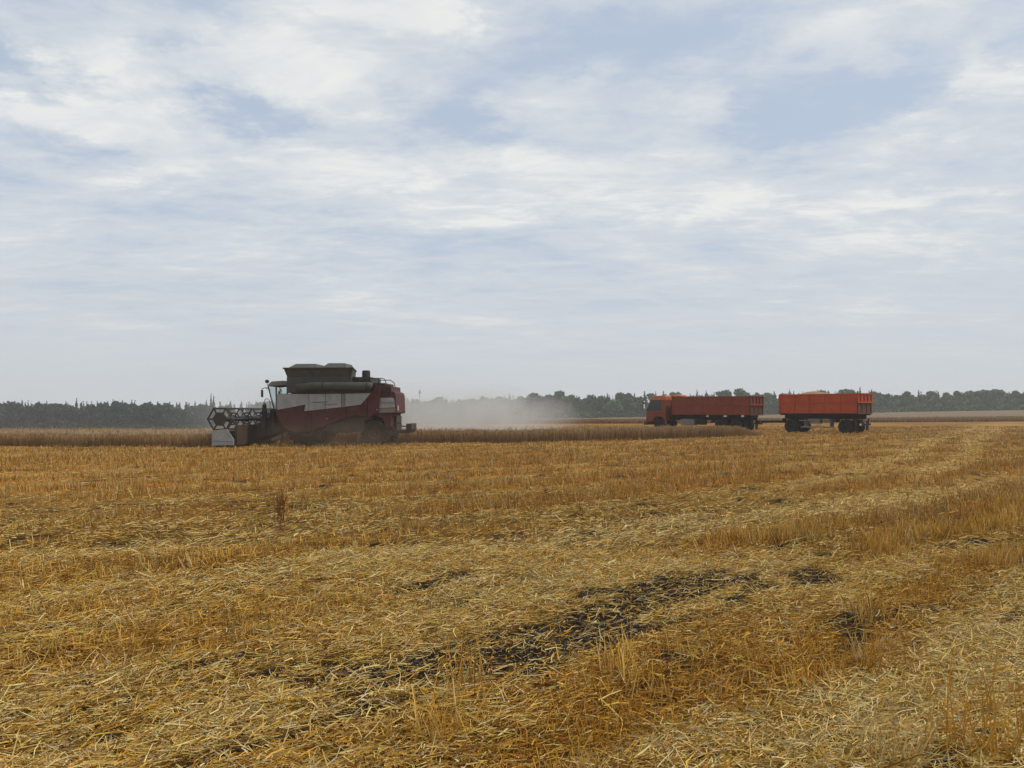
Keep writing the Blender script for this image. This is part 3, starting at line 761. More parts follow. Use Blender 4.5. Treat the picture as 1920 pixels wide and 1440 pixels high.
# ------------------------------------------------------------------ wheels
def wheel(parent, x, y, rad, width, rimr, off, lugs=0, dual=False):
    """tyre with tread, rim and hub; axle along y, outer face towards -y"""
    t = MB(off); hw = width / 2
    prof = [(rimr, -hw * .75), (rimr + .03, -hw * .92), (rad * .80, -hw), (rad * .93, -hw * .92), (rad, -hw * .62), (rad, hw * .62), (rad * .93, hw * .92), (rad * .8, hw), (rimr + .03, hw * .92), (rimr, hw * .75)]
    t.lathe_y(x, rad, prof, 36, y)
    if lugs:
        for j in range(lugs):
            for sgn in (-1, 1):
                a = 2 * math.pi * (j + (.5 if sgn > 0 else 0)) / lugs; da = .10
                p = [(x + (rad + q) * math.cos(a + w), y + yy, rad + (rad + q) * math.sin(a + w)) for yy, w in ((sgn * hw * .9, 0), (0, da)) for w2 in (0,) for q in (-.05, .045)]
                q2 = [(x + (rad + q) * math.cos(a + w + .06), y + yy, rad + (rad + q) * math.sin(a + w + .06)) for yy, w in ((sgn * hw * .9, 0), (0, da)) for q in (-.05, .045)]
                t.add(p + q2, [(0, 1, 3, 2), (4, 6, 7, 5), (1, 5, 7, 3), (0, 4, 5, 1), (2, 3, 7, 6)])
    w = t.build('wheel', M['tyre'], parent)
    s = 1 if y < off[1] else -1          # outer side
    r = MB(off); o = -s * hw
    r.lathe_y(x, rad, [(rimr + .01, o * .78), (rimr * .9, o * .74), (rimr * .82, o * .35), (rimr * .35, o * .30), (rimr * .30, o * .62), (.001, o * .66)], 28, y)
    r.lathe_y(x, rad, [(rimr + .01, -o * .78), (rimr * .6, -o * .2), (.001, -o * .2)], 20, y)
    r.build('rim', M['rim'] if lugs else M['black'], w)
    nmb = MB(off)
    for j in range(8):
        a = 2 * math.pi * j / 8
        nmb.lathe_y(x + rimr * .55 * math.cos(a), rad + rimr * .55 * math.sin(a), [(.022, o * .30), (.022, o * .30 + (-s) * .04), (.001, o * .30 + (-s) * .04)], 6, y)
    nmb.build('wheel_nuts', M['dark'], w)
    return w


def clip_x(poly, lo, hi):
    """the piece of an (x, z) outline between two x values"""
    for lim, sg in ((lo, 1), (hi, -1)):
        out = []
        for i in range(len(poly)):
            p, q = poly[i - 1], poly[i]; a, b = sg * (p[0] - lim), sg * (q[0] - lim)
            if (a >= 0) != (b >= 0):
                t = a / (a - b); out.append((lim, p[1] + t * (q[1] - p[1])))
            if b >= 0: out.append(q)
        poly = out
    return poly


# ------------------------------------------------------------------ combine harvester
def combine():
    R = empty('combine_harvester', (-10.51, 40.1, float(height(-10.4, 40.1)) - .03), math.radians(-1.5))
    tag(R, 'dusty maroon and white combine harvester cutting the edge of the crop', 'combine harvester')
    # local frame: x towards the rear, y away from the camera, z up
    # --- chassis and wheels
    c = MB(); c.box(-.6, 4.9, -.75, .75, .75, 1.45); c.box(.3, .9, -.8, .8, .72, 1.1); c.box(3.75, 4.15, -1.0, 1.0, .50, .72)
    c.build('chassis', M['dark'], R)
    for yy in (-1.12, 1.12): wheel(R, .62, yy, .90, .62, .42, (0, 0, 0), 22)
    for yy in (-1.22, 1.22): wheel(R, 3.95, yy, .62, .42, .30, (0, 0, 0), 18)
    # --- threshing body between the side panels
    b = MB(); b.prism([(-.70, 1.45), (-.70, 2.52), (3.8, 2.55), (3.8, 1.3), (2.4, 1.15), (1.2, 1.2)], -1.40, 1.40)
    b.build('threshing_body', M['dark'], R)
    for s in (-1, 1):
        y0, y1 = (-1.52, -1.47) if s < 0 else (1.47, 1.52)
        WH = [(-.73, 1.735), (-.73, 2.50), (2.36, 2.525), (2.36, 1.87), (.575, 1.675), (.635, 1.995)]
        for lo, hi in ((-1, .80), (.815, 1.60), (1.615, 3)):
            p = MB(); p.prism(clip_x(WH, lo, hi), y0, y1)
            w = p.build('side_panel', M['white'], R, .012); w['label'] = 'white upper side panel'
        p = MB(); p.prism([(2.56, 1.895), (2.56, 2.527), (3.80, 2.55), (3.30, 1.985)], y0, y1)
        p.build('side_panel', M['white'], R, .012)
        p = MB(); p.prism([(2.375, 1.86), (2.375, 2.52), (2.545, 2.52), (2.545, 1.88)], y0 + .012, y1 - .012); p.build('panel_strip', M['grey'], R)
        q = MB(); yy = (y0 - .002 - .02, y0 - .002) if s < 0 else (y1 + .002, y1 + .022)
        q.prism([(.95, 2.08), (.99, 2.13), (1.75, 2.15), (1.70, 2.10)], *yy).prism([(1.45, 1.98), (1.5, 2.01), (2.2, 2.04), (2.15, 1.99)], *yy); q.build('side_stripe', M['grey'], w)
        RED = [(-.80, 1.55), (-.745, 1.72), (.62, 1.975), (.555, 1.655), (2.36, 1.855), (3.29, 1.965), (3.82, 2.56), (3.95, 2.93), (4.30, 2.93), (4.15, 1.60),
                           (3.70, 1.40), (3.05, 1.47), (2.27, 1.24), (1.62, .98), (1.07, .80), (.62, .68), (.17, .62), (-.30, .80), (-.62, 1.15)]
        for lo, hi in ((-1, .93), (.95, 2.60), (2.62, 3.62), (3.64, 5)):
            p = MB(); p.prism(clip_x(RED, lo, hi), y0 + .004, y1 - .004)
            p.build('side_panel', M['red'], R, .012)['label'] = 'maroon lower side panel sweeping up to the rear'
        yl = (y0 - .022, y0 + .002) if s < 0 else (y1 - .002, y1 + .022)
        lt = MB(); lt.box(.70, .84, *yl, 1.30, 1.34); lt.box(2.30, 2.44, *yl, 1.55, 1.59); lt.box(3.40, 3.54, *yl, 1.75, 1.79); lt.build('latch', M['dark'], R)
        gr = MB()
        for kz in range(7): gr.box(2.90, 3.68, (-1.33 if s < 0 else 1.302), (-1.302 if s < 0 else 1.33), 2.64 + kz * .09, 2.69 + kz * .09)
        gr.build('vent_slats', M['dark'], R)
        rf = MB(); rf.box(1.60, 1.72, *yl, 1.30, 1.36); rf.box(4.05, 4.13, *yl, 1.72, 1.78); rf.build('reflector', M['orange_lt'], R)
        p = MB(); p.prism([(1.35, .72), (1.7, .98), (2.3, 1.22), (3.05, 1.45), (3.5, 1.38), (3.45, .75), (2.6, .62)], -1.42 if s < 0 else 1.36, -1.36 if s < 0 else 1.42)
        p.build('belt_guard', M['dark'], R)
    # --- grain tank with its raised extensions and lids
    k = MB(); y = 1.45
    k.box(-.29, 2.85, -y, y, 2.56, 3.32); tk = k.build('grain_tank', M['tank'], R, .02)
    e = MB(); e.hull8([(-.27, -1.43, 3.325), (2.83, -1.43, 3.325), (2.40, 1.43, 3.325), (-.27, 1.43, 3.325)], [(-.40, -1.56, 3.73), (2.95, -1.56, 3.75), (2.40, 1.56, 3.75), (-.40, 1.56, 3.73)])
    e.build('tank_extension', M['tank'], tk)
    rim_ = MB()
    for s, xe in ((-1, 2.98), (1, 2.43)): rim_.box(-.43, xe, s * 1.58 - .03, s * 1.58 + .03, 3.71, 3.77)
    rim_.box(-.44, -.38, -1.55, 1.55, 3.705, 3.765); rim_.tube([(2.95, -1.55, 3.745), (2.42, 1.55, 3.745)], .03, 6); rim_.build('tank_rim', M['dark'], tk)
    for x0, x1, zt in ((-.30, 1.18, 4.0), (1.30, 2.62, 4.03)):
        l = MB(); xm = .25
        l.hull8([(x0, -1.35, 3.752), (x1, -1.35, 3.752), (x1 - .2, 1.35, 3.752), (x0, 1.35, 3.752)], [(x0 + xm, -.75, zt), (x1 - xm, -.75, zt), (x1 - xm, .75, zt), (x0 + xm, .75, zt)])
        l.build('tank_lid', M['tank'], tk, .02)
    p = MB()
    for x in (.55, 1.45, 2.2): p.box(x, x + .05, -1.475, -1.452, 2.6, 3.3)
    p.build('tank_rib', M['tank'], tk)
    # --- unloading auger folded along the near side
    a = MB(); a.tube([(.25, -1.62, 2.80), (1.2, -1.66, 2.88), (3.72, -1.66, 2.86), (3.86, -1.66, 2.82)], .20, 16)
    au = a.build('unloading_auger', M['tank'], R, smooth=True); MB().tube([(3.62, -1.66, 2.86), (3.66, -1.66, 2.86)], .225, 16).tube([(1.5, -1.66, 2.88), (1.54, -1.66, 2.88)], .225, 16).build('auger_clamp', M['dark'], au)
    d = MB(); d.box(1.28, 3.80, -1.46, -1.30, 2.56, 3.08); d.build('auger_shelf', M['tank'], R)
    # --- engine deck, intake, rails
    d = MB(); d.box(2.86, 3.74, -1.30, 1.30, 2.56, 3.33); d.box(3.74, 4.42, -1.2, 1.2, 2.94, 3.04); d.build('engine_deck', M['dark'], R, .015)
    i = MB(); i.lathe_y(0, 0, [(0, 0)], 3) if False else None
    i.tube([(3.44, -.9, 3.32), (3.44, -.9, 3.56), (3.44, -.9, 3.62)], .20, 16); it = i.build('air_intake', M['dark'], R)
    MB().tube([(3.44, -.9, 3.621), (3.44, -.9, 3.66)], .17, 16).build('intake_cap', M['tank'], it)
    MB().tube([(3.72, -1.2, 3.04), (3.72, -1.2, 3.26), (4.25, -1.2, 3.27), (4.38, -1.2, 3.23), (4.45, -1.2, 3.12), (4.48, -1.2, 2.95)], .022, 8).tube([(4.10, -1.2, 3.04), (4.10, -1.2, 3.26)], .018, 6).build('handrail', M['dark'], R)
    MB().tube([(3.72, 1.2, 3.04), (3.72, 1.2, 3.26), (4.25, 1.2, 3.27), (4.45, 1.2, 3.12), (4.48, 1.2, 2.95)], .022, 8).build('handrail', M['dark'], R)
    MB().tube([(3.0, .7, 3.30), (3.0, .7, 3.5), (3.1, .7, 3.55)], .06, 10).build('exhaust', M['dark'], R)
    # --- rear hood
    h = MB(); h.prism([(3.85, 1.50), (3.95, 2.92), (4.74, 2.90), (4.75, 2.66), (4.90, 2.62), (4.96, 2.50), (5.00, 1.58), (4.76, 1.55), (4.74, .92), (4.50, .78), (4.35, 1.30)], -1.36, 1.36)
    hd = h.build('rear_hood', M['red'], R, .04)
    pl = [(3.93, 1.93), (3.95, 2.12), (4.00, 2.25), (4.10, 2.31), (4.78, 2.33), (4.86, 2.29), (4.90, 2.18), (4.92, 1.86), (4.12, 1.82), (4.00, 1.84)]
    for s in (-1, 1):
        pp = MB(); pp.prism(pl, -1.40 if s < 0 else 1.364, -1.364 if s < 0 else 1.40)
        ob = pp.build('rear_panel', M['white'], hd, .01); ob['label'] = 'rounded white rear panel with dark lettering'
    fr = MB(); fr.prism([(3.95, 1.60), (4.0, 1.80), (4.94, 1.83), (4.95, 1.62)], -1.39, -1.362); fr.build('hood_trim', M['grey'], hd)
    v = MB()
    for kz in range(5): v.box(4.35, 4.70, -1.385, -1.362, 2.43 + kz * .09, 2.47 + kz * .09)
    v.build('vent_slats', M['dark'], hd)
    tl = MB(); tl.box(5.005, 5.04, -1.2, -.95, 1.7, 1.95).box(5.005, 5.04, .95, 1.2, 1.7, 1.95); tl.build('tail_lamps', M['lamp'], R)
    tx = bpy.data.curves.new('lettering', 'FONT'); tx.body = 'РОСТСЕЛЬМАШ'; tx.size = .135; tx.extrude = .002; tx.align_x = 'CENTER'
    tmp = bpy.data.objects.new('lettering', tx); COL.objects.link(tmp)
    tme = bpy.data.meshes.new_from_object(tmp.evaluated_get(bpy.context.evaluated_depsgraph_get())); bpy.data.objects.remove(tmp)
    tme.materials.clear(); tme.materials.append(M['ink'])
    to = link('lettering', tme, hd, (4.44, -1.404, 2.04)); to.rotation_euler = (math.radians(90), 0, 0)
    # --- straw chopper and the bracket behind
    s = MB(); s.prism([(4.36, 1.28), (4.80, .90), (4.78, .55), (4.42, .42), (4.30, .8)], -.95, .95); s.build('straw_chopper', M['rust'], R)
    s = MB(); s.prism([(4.70, .59), (4.70, .72), (5.38, .80), (5.38, 1.07), (5.64, 1.07), (5.64, .78), (5.52, .61)], -.85, .85); s.build('chaff_spreader', M['dark'], R)
    MB().tube([(4.95, -.8, 1.12), (5.10, -.8, 1.10), (5.16, -.8, .96), (5.40, -.8, .93)], .035, 6).build('spreader_arm', M['dark'], R)
    # --- cab
    f = MB(); f.box(-1.28, -.45, -.92, .92, 1.42, 1.80); cab = f.build('cab', M['dark'], R, .02)
    r = MB(); r.prism([(-1.34, 2.88), (-1.36, 2.98), (-1.18, 3.13), (-.60, 3.17), (-.30, 3.12), (-.30, 2.95), (-1.0, 2.92)], -1.0, 1.0); r.build('cab_roof', M['grey'], cab, .03)
    for yy in (-.90, .90):
        MB().tube([(-1.37, yy, 2.90), (-1.20, yy, 2.2), (-1.08, yy, 1.78)], .028, 6).build('pillar', M['dark'], cab)
        MB().tube([(-.98, yy, 2.92), (-.94, yy, 1.78)], .05, 6).build('pillar', M['grey'], cab)
        MB().tube([(-.42, yy, 2.92), (-.42, yy, 1.78)], .05, 6).build('pillar', M['dark'], cab)
        g = MB(); g.prism([(-1.33, 2.86), (-1.07, 1.82), (-.98, 1.82), (-1.02, 2.86)], yy - .008, yy + .008); g.build('side_window', M['glass'], cab)
        g = MB(); g.prism([(-.92, 1.82), (-.96, 2.86), (-.46, 2.86), (-.46, 1.82)], yy - .008, yy + .008); g.build('side_window', M['glass'], cab)
    MB().add([(-1.36, -.86, 2.87), (-1.36, .86, 2.87), (-1.07, .86, 1.80), (-1.07, -.86, 1.80), (-1.34, -.86, 2.87), (-1.34, .86, 2.87), (-1.05, .86, 1.80), (-1.05, -.86, 1.80)],
             [(0, 1, 2, 3), (7, 6, 5, 4), (0, 4, 5, 1), (2, 6, 7, 3), (1, 5, 6, 2), (0, 3, 7, 4)]).build('windshield', M['glass'], cab)
    st = MB(); st.tube([(-.85, 0, 1.8), (-1.0, 0, 2.2)], .04, 8); st.tube([(-1.02, -.18, 2.22), (-1.02, .18, 2.22)], .03, 6); st.box(-.75, -.35, -.28, .28, 1.8, 2.0); st.box(-.45, -.33, -.26, .26, 2.0, 2.6); st.build('driver_seat', M['dark'], cab)
    MB().tube([(-1.38, -.9, 2.84), (-1.41, -.93, 3.02)], .015, 6).lathe_y(-1.41, 3.13, [(.001, -.05), (.09, -.05), (.09, .05), (.001, .05)], 12, -.93).build('work_lamp', M['dark'], cab)
    for s_ in (-1, 1):
        MB().tube([(-1.30, s_ * .95, 2.80), (-1.42, s_ * 1.15, 2.82), (-1.53, s_ * 1.30, 2.76), (-1.53, s_ * 1.30, 2.70)], .016, 6).tube([(-1.25, s_ * .95, 2.70), (-1.42, s_ * 1.15, 2.82)], .014, 6).build('mirror_arm', M['dark'], cab)
        mb = MB(); mb.box(-1.56, -1.50, s_ * 1.30 - .10, s_ * 1.30 + .10, 2.36, 2.71); mb.build('mirror', M['dark'], cab, .015)
    # --- ladder and platform by the cab door
    l = MB(); l.box(-1.45, -.75, -1.50, -.93, 1.66, 1.72)
    ld = l.build('platform', M['dark'], R)
    MB().tube([(-1.38, -1.45, 1.72), (-1.38, -1.45, 2.12), (-1.33, -1.45, 2.24), (-1.24, -1.45, 2.29), (-1.15, -1.45, 2.24), (-1.10, -1.45, 2.10), (-1.08, -1.45, 1.72)], .017, 6).build('handrail', M['dark'], ld)
    MB().tube([(-1.45, -1.0, 1.72), (-1.45, -1.0, 2.05), (-1.40, -1.45, 2.05)], .015, 6).build('handrail', M['dark'], ld)
    MB().tube([(-1.42, -1.5, 1.68), (-1.50, -1.62, .55)], .02, 6).tube([(-.92, -1.5, 1.68), (-.98, -1.62, .55)], .02, 6).build('ladder_rail', M['dark'], ld)
    for kk in range(4): MB().box(-1.48, -.94, -1.64 + .03 * kk, -1.52 + .03 * kk, .58 + .28 * kk, .61 + .28 * kk).build('step', M['dark'], ld)
    # --- feeder house
    fh = MB(); fh.prism([(-.55, 1.55), (-.45, .80), (-1.95, .25), (-2.05, .95), (-1.30, 1.45)], -.78, .78); fh.build('feeder_house', M['header'], R, .02)
    MB().prism([(-1.72, .95), (-1.62, 2.02), (-1.48, 2.02), (-1.40, 1.5), (-1.48, .85)], -.98, -.86).build('feeder_frame', M['dark'], R)
    # --- header
    hd2 = MB()
    W = 3.5
    hd2.prism([(-2.05, .18), (-2.05, 1.00), (-1.95, 1.05), (-1.93, .14), (-2.9, .06), (-2.95, .10), (-2.5, .14)], -W, W)
    he = hd2.build('header', M['header'], R)
    au2 = MB(); au2.tube([(-2.42, -W + .05, .48), (-2.42, W - .05, .48)], .17, 16); tr = au2.build('auger', M['dark'], he)
    fl = MB()
    for sg in (-1, 1):
        pts = []
        for j in range(90):
            yy = sg * (.3 + j / 89 * 3.1); a_ = sg * j / 89 * 2 * math.pi * 6
            pts.append((yy, a_))
        vs = []; fs = []
        for j, (yy, a_) in enumerate(pts):
            for rr in (.16, .30): vs.append((-2.42 + rr * math.cos(a_), yy, .48 + rr * math.sin(a_)))
        for j in range(89): fs.append((2 * j, 2 * j + 1, 2 * j + 3, 2 * j + 2))
        fl.add(vs, fs)
    fl.build('auger_flight', M['dark'], he)
    for s_ in (-1, 1):
        ep = MB(); ep.prism([(-3.08, .10), (-3.07, .80), (-2.36, .86), (-2.05, .38), (-2.07, .14)], s_ * 3.55 - .03, s_ * 3.55 + .03)
        eo = ep.build('end_plate', M['white'], he, .012); eo['label'] = 'white end sheet of the cutting header'
        MB().prism([(-3.08, .12), (-3.42, .16), (-3.08, .34)], s_ * 3.55 - .06, s_ * 3.55 + .06).build('crop_divider', M['rust'], he)
        MB().prism([(-3.0, .30), (-3.0, .34), (-2.12, .30), (-2.12, .26)], s_ * 3.55 - .04, s_ * 3.55 + .04).build('end_plate_rib', M['grey'], he)
    kn = MB(); kn.box(-3.05, -2.9, -W, W, .07, .10)
    for j in range(92): y_ = -W + .04 + j * .0762; kn.add([(-3.05, y_, .085), (-3.05, y_ + .05, .085), (-3.20, y_ + .025, .085)], [(0, 1, 2)])
    kn.build('knife_bar', M['dark'], he)
    # --- reel
    cx, cz, rr = -2.76, 1.32, .56
    rl = MB(); rl.tube([(cx, -3.42, cz), (cx, 3.42, cz)], .12, 14); re = rl.build('reel', M['reel'], R)
    ang = [math.radians(180 + 60 * j) for j in range(6)]
    for a_ in ang:
        bx, bz = cx + rr * math.cos(a_), cz + rr * math.sin(a_)
        bb = MB(); bb.tube([(bx, -3.45, bz), (bx, 3.45, bz)], .040, 6)
        for j in range(46):
            y_ = -3.4 + j * .151; bb.tube([(bx, y_, bz), (bx + .06, y_, bz - .24)], .006, 3)
        bb.build('reel_bat', M['reel'], re)
    for y_ in (-3.42, -1.72, 0, 1.72, 3.42):
        sp = MB(); nn = 6
        for j in range(6):
            a0, a1 = ang[j], ang[(j + 1) % 6]
            p0 = (cx + rr * math.cos(a0), y_, cz + rr * math.sin(a0)); p1 = (cx + rr * math.cos(a1), y_, cz + rr * math.sin(a1))
            sp.tube([(cx, y_, cz), p0], .036, 6)
            q0 = (cx + rr * .55 * math.cos(a0), y_, cz + rr * .55 * math.sin(a0)); q1 = (cx + rr * .55 * math.cos(a1), y_, cz + rr * .55 * math.sin(a1))
            if abs(y_) > 3: sp.tube([p0, p1], .042, 6)
            sp.tube([q0, q1], .034, 6)
        sp.lathe_y(cx, cz, [(.001, -.02), (.24 if abs(y_) > 3 else .17, -.02), (.24 if abs(y_) > 3 else .17, .02), (.001, .02)], 18, y_)
        sp.build('reel_spider', M['reel'], re)
    for s_ in (-1, 1): MB().tube([(-2.02, s_ * 3.30, 1.02), (-2.2, s_ * 3.30, 1.25), (cx, s_ * 3.30, cz)], .05, 6).build('reel_arm', M['dark'], re)
    return R
combine()


# ------------------------------------------------------------------ the grain body shared in kind by truck and trailer
def grain_body(R, off, x0, x1, z0, z1, paint_m, back_m, split=.5):
    """box body with panelled sides, rails and a framed tailgate; near side y = 0"""
    W = 2.5; zm = z0 + (z1 - z0) * split
    for y0, y1, s in ((0, .06, -1), (W - .06, W, 1)):
        b = MB(off); b.box(x0, x1, y0, y1, z0, zm - .015); lo = b.build('side_board', paint_m, R, .012)
        b = MB(off); b.box(x0, x1, y0, y1, zm + .015, z1); up = b.build('side_board', paint_m, R, .012)
        yo = (y0 - .045, y0 - .002) if s < 0 else (y1 + .002, y1 + .045)
        b = MB(off); b.box(x0, x1, *yo, z1 - .09, z1 - .005).box(x0, x1, *yo, zm - .05, zm + .05).box(x0, x1, *yo, z0 + .005, z0 + .09); b.build('rail', paint_m, R, .01)
        n = 5
        for i in range(n + 1):
            xx = x0 + (x1 - x0 - .08) * i / n
            yr = (y0 - .060, y0 - .046) if s < 0 else (y1 + .046, y1 + .060)
            MB(off).box(xx, xx + .08, *yr, z0, z1).build('rib', paint_m, R)
    MB(off).box(x0 + .002, x0 + .06, .062, W - .062, z0, z1 + .04).build('front_board', paint_m, R, .012)
    MB(off).box(x0, x1, .065, W - .065, z0 - .03, z0 + .03).build('floor', back_m, R)
    # tailgate: framed upper half, darker lower half
    g = MB(off); g.box(x1 - .06, x1 - .005, .065, W - .065, zm + .02, z1 - .02); tg = g.build('tailgate', paint_m, R)
    fr = MB(off)
    for yy in np.linspace(.03, W - .11, 5): fr.box(x1, x1 + .07, yy, yy + .08, zm, z1 + .02)
    fr.build('tailgate_post', back_m if paint_m is M['truckred'] else paint_m, tg)
    fr = MB(off); fr.box(x1 + .002, x1 + .09, .02, W - .02, z1 - .05, z1 + .03).box(x1 + .002, x1 + .11, .0, W, zm - .06, zm + .06); fr.build('tailgate_rail', paint_m, tg)
    lw = MB(off); lw.box(x1 - .06, x1 + .0, .065, W - .065, z0, zm - .07); lg = lw.build('tailgate', back_m, R)
    fr = MB(off)
    for yy in np.linspace(.10, W - .18, 4): fr.box(x1 + .002, x1 + .06, yy, yy + .07, z0, zm - .065)
    fr.box(x1 + .002, x1 + .08, .05, W - .05, z0 - .05, z0 + .05); fr.build('tailgate_post', back_m, lg)


def grain_heap(name, R, off, x0, x1, zb, zt, label, peak=.5, seed=1):
    nx, ny = 30, 14; vs = []; fs = []
    for j in range(ny):
        for i in range(nx):
            u, w = i / (nx - 1), j / (ny - 1)
            hh = math.sin(math.pi * min(max(u, 0), 1)) ** .7 * math.sin(math.pi * w) ** .7 * math.exp(-((u - peak) / .33) ** 2)
            k = float(fbm(np.array(u * 5 + seed), np.array(w * 3.), seed, 3)) - .5
            vs.append((x0 + (x1 - x0) * u, .08 + 2.34 * w, zb + (zt - zb) * hh + k * .08))
    for j in range(ny - 1):
        for i in range(nx - 1): a = j * nx + i; fs.append((a, a + 1, a + nx + 1, a + nx))
    b = MB(off); b.add(vs, fs); o = b.build(name, M['grain'], None, smooth=True)
    o.location = R.location; o.rotation_euler = R.rotation_euler
    return tag(o, label, 'grain', kind='stuff')


def trailer():
    yaw = math.radians(-47.5); base = np.array([24.97, 58.25]); off = (-3.05, 1.25, 0)
    ux = np.array([math.cos(yaw), math.sin(yaw)]); uy = np.array([-ux[1], ux[0]]); p = base + ux * off[0] + uy * off[1]
    R = empty('grain_trailer', (p[0], p[1], float(height(*p))), yaw)
    tag(R, 'bright orange red two axle grain trailer hitched behind the truck', 'trailer')
    grain_body(R, off, -6.1, 0, 1.50, 2.96, M['orange'], M['rust'], .56)
    c = MB(off)
    for y in (.72, 1.66): c.box(-6.0, -.05, y, y + .12, 1.08, 1.40)
    for x in (-5.7, -4.5, -3.2, -2.0, -.6): c.box(x, x + .12, .08, 2.42, 1.40, 1.468)
    c.box(-6.05, -.02, .10, .16, 1.36, 1.468); c.box(-6.05, -.02, 2.34, 2.40, 1.36, 1.468)
    c.build('chassis', M['black'], R)
    for x in (-5.2, -.92):
        for y in (.22, .54, 1.96, 2.28): wheel(R, x, y, .52, .27, .27, off)
        MB(off).box(x - .07, x + .07, .3, 2.2, .45, .60).build('axle', M['black'], R)
        s = MB(off)
        for y in (.78, 1.64): s.prism([(x - .62, .98), (x, .66), (x + .62, .98), (x + .62, 1.06), (x, .80), (x - .62, 1.06)], y, y + .09)
        s.build('leaf_spring', M['black'], R)
        mg = MB(off)
        mg.prism([(x - .66, .85), (x - .62, 1.06), (x + .62, 1.06), (x + .66, .85), (x + .70, .86), (x + .66, 1.10), (x - .66, 1.10), (x - .70, .86)], .06, .70); mg.build('mudguard', M['black'], R)
    MB(off).prism([(-5.75, .85), (-5.6, 1.07), (-4.7, 1.07), (-4.6, .92), (-4.9, .62), (-5.5, .62)], .72, 1.78).build('turntable', M['black'], R)
    MB(off).tube([(-5.6, .85, .80), (-7.0, 1.16, .86), (-8.35, 1.25, .80)], .075, 8).tube([(-5.6, 1.65, .80), (-7.0, 1.34, .86), (-8.35, 1.25, .80)], .075, 8).build('drawbar', M['black'], R)
    t = MB(off); t.box(-3.75, -2.95, .30, .80, .72, 1.06); t.build('tool_box', M['grey'], R, .02)
    t = MB(off); t.box(-4.35, -1.75, .10, .16, .42, .52); t.box(-4.1, -4.04, .16, .74, .42, 1.07); t.box(-2.1, -2.04, .16, .74, .42, 1.07); t.build('side_guard', M['grey'], R)
    MB(off).box(-4.50, -3.65, .10, .40, .92, .99).build('guard_plate', M['grey'], R)
    b = MB(off); b.box(-.05, .08, .25, 2.25, .62, .76); b.box(-.02, .04, .5, .58, .76, 1.1); b.box(-.02, .04, 1.9, 1.98, .76, 1.1); b.build('rear_bumper', M['black'], R)
    for y in (.12, 1.98):
        MB(off).box(-.20, -.17, y, y + .42, .22, .95).build('mud_flap', M['black'], R)
        MB(off).box(.085, .12, y + .15, y + .40, .62, .76).build('tail_lamp', M['lamp'], R)
    MB(off).lathe_y(-2.4, .95, [(.10, -.32), (.14, -.3), (.14, .3), (.10, .32), (.001, .32)], 14, 1.2).build('air_reservoir', M['grey'], R)
    MB(off).box(.01, .09, .02, .10, 2.97, 3.12).build('corner_post', M['orange'], R); MB(off).box(.01, .09, 2.40, 2.48, 2.97, 3.12).build('corner_post', M['orange'], R)
    grain_heap('grain_load', R, off, -5.95, -.2, 2.72, 3.24, 'heap of grain rising over the side of the orange trailer', .30, 3)
trailer()


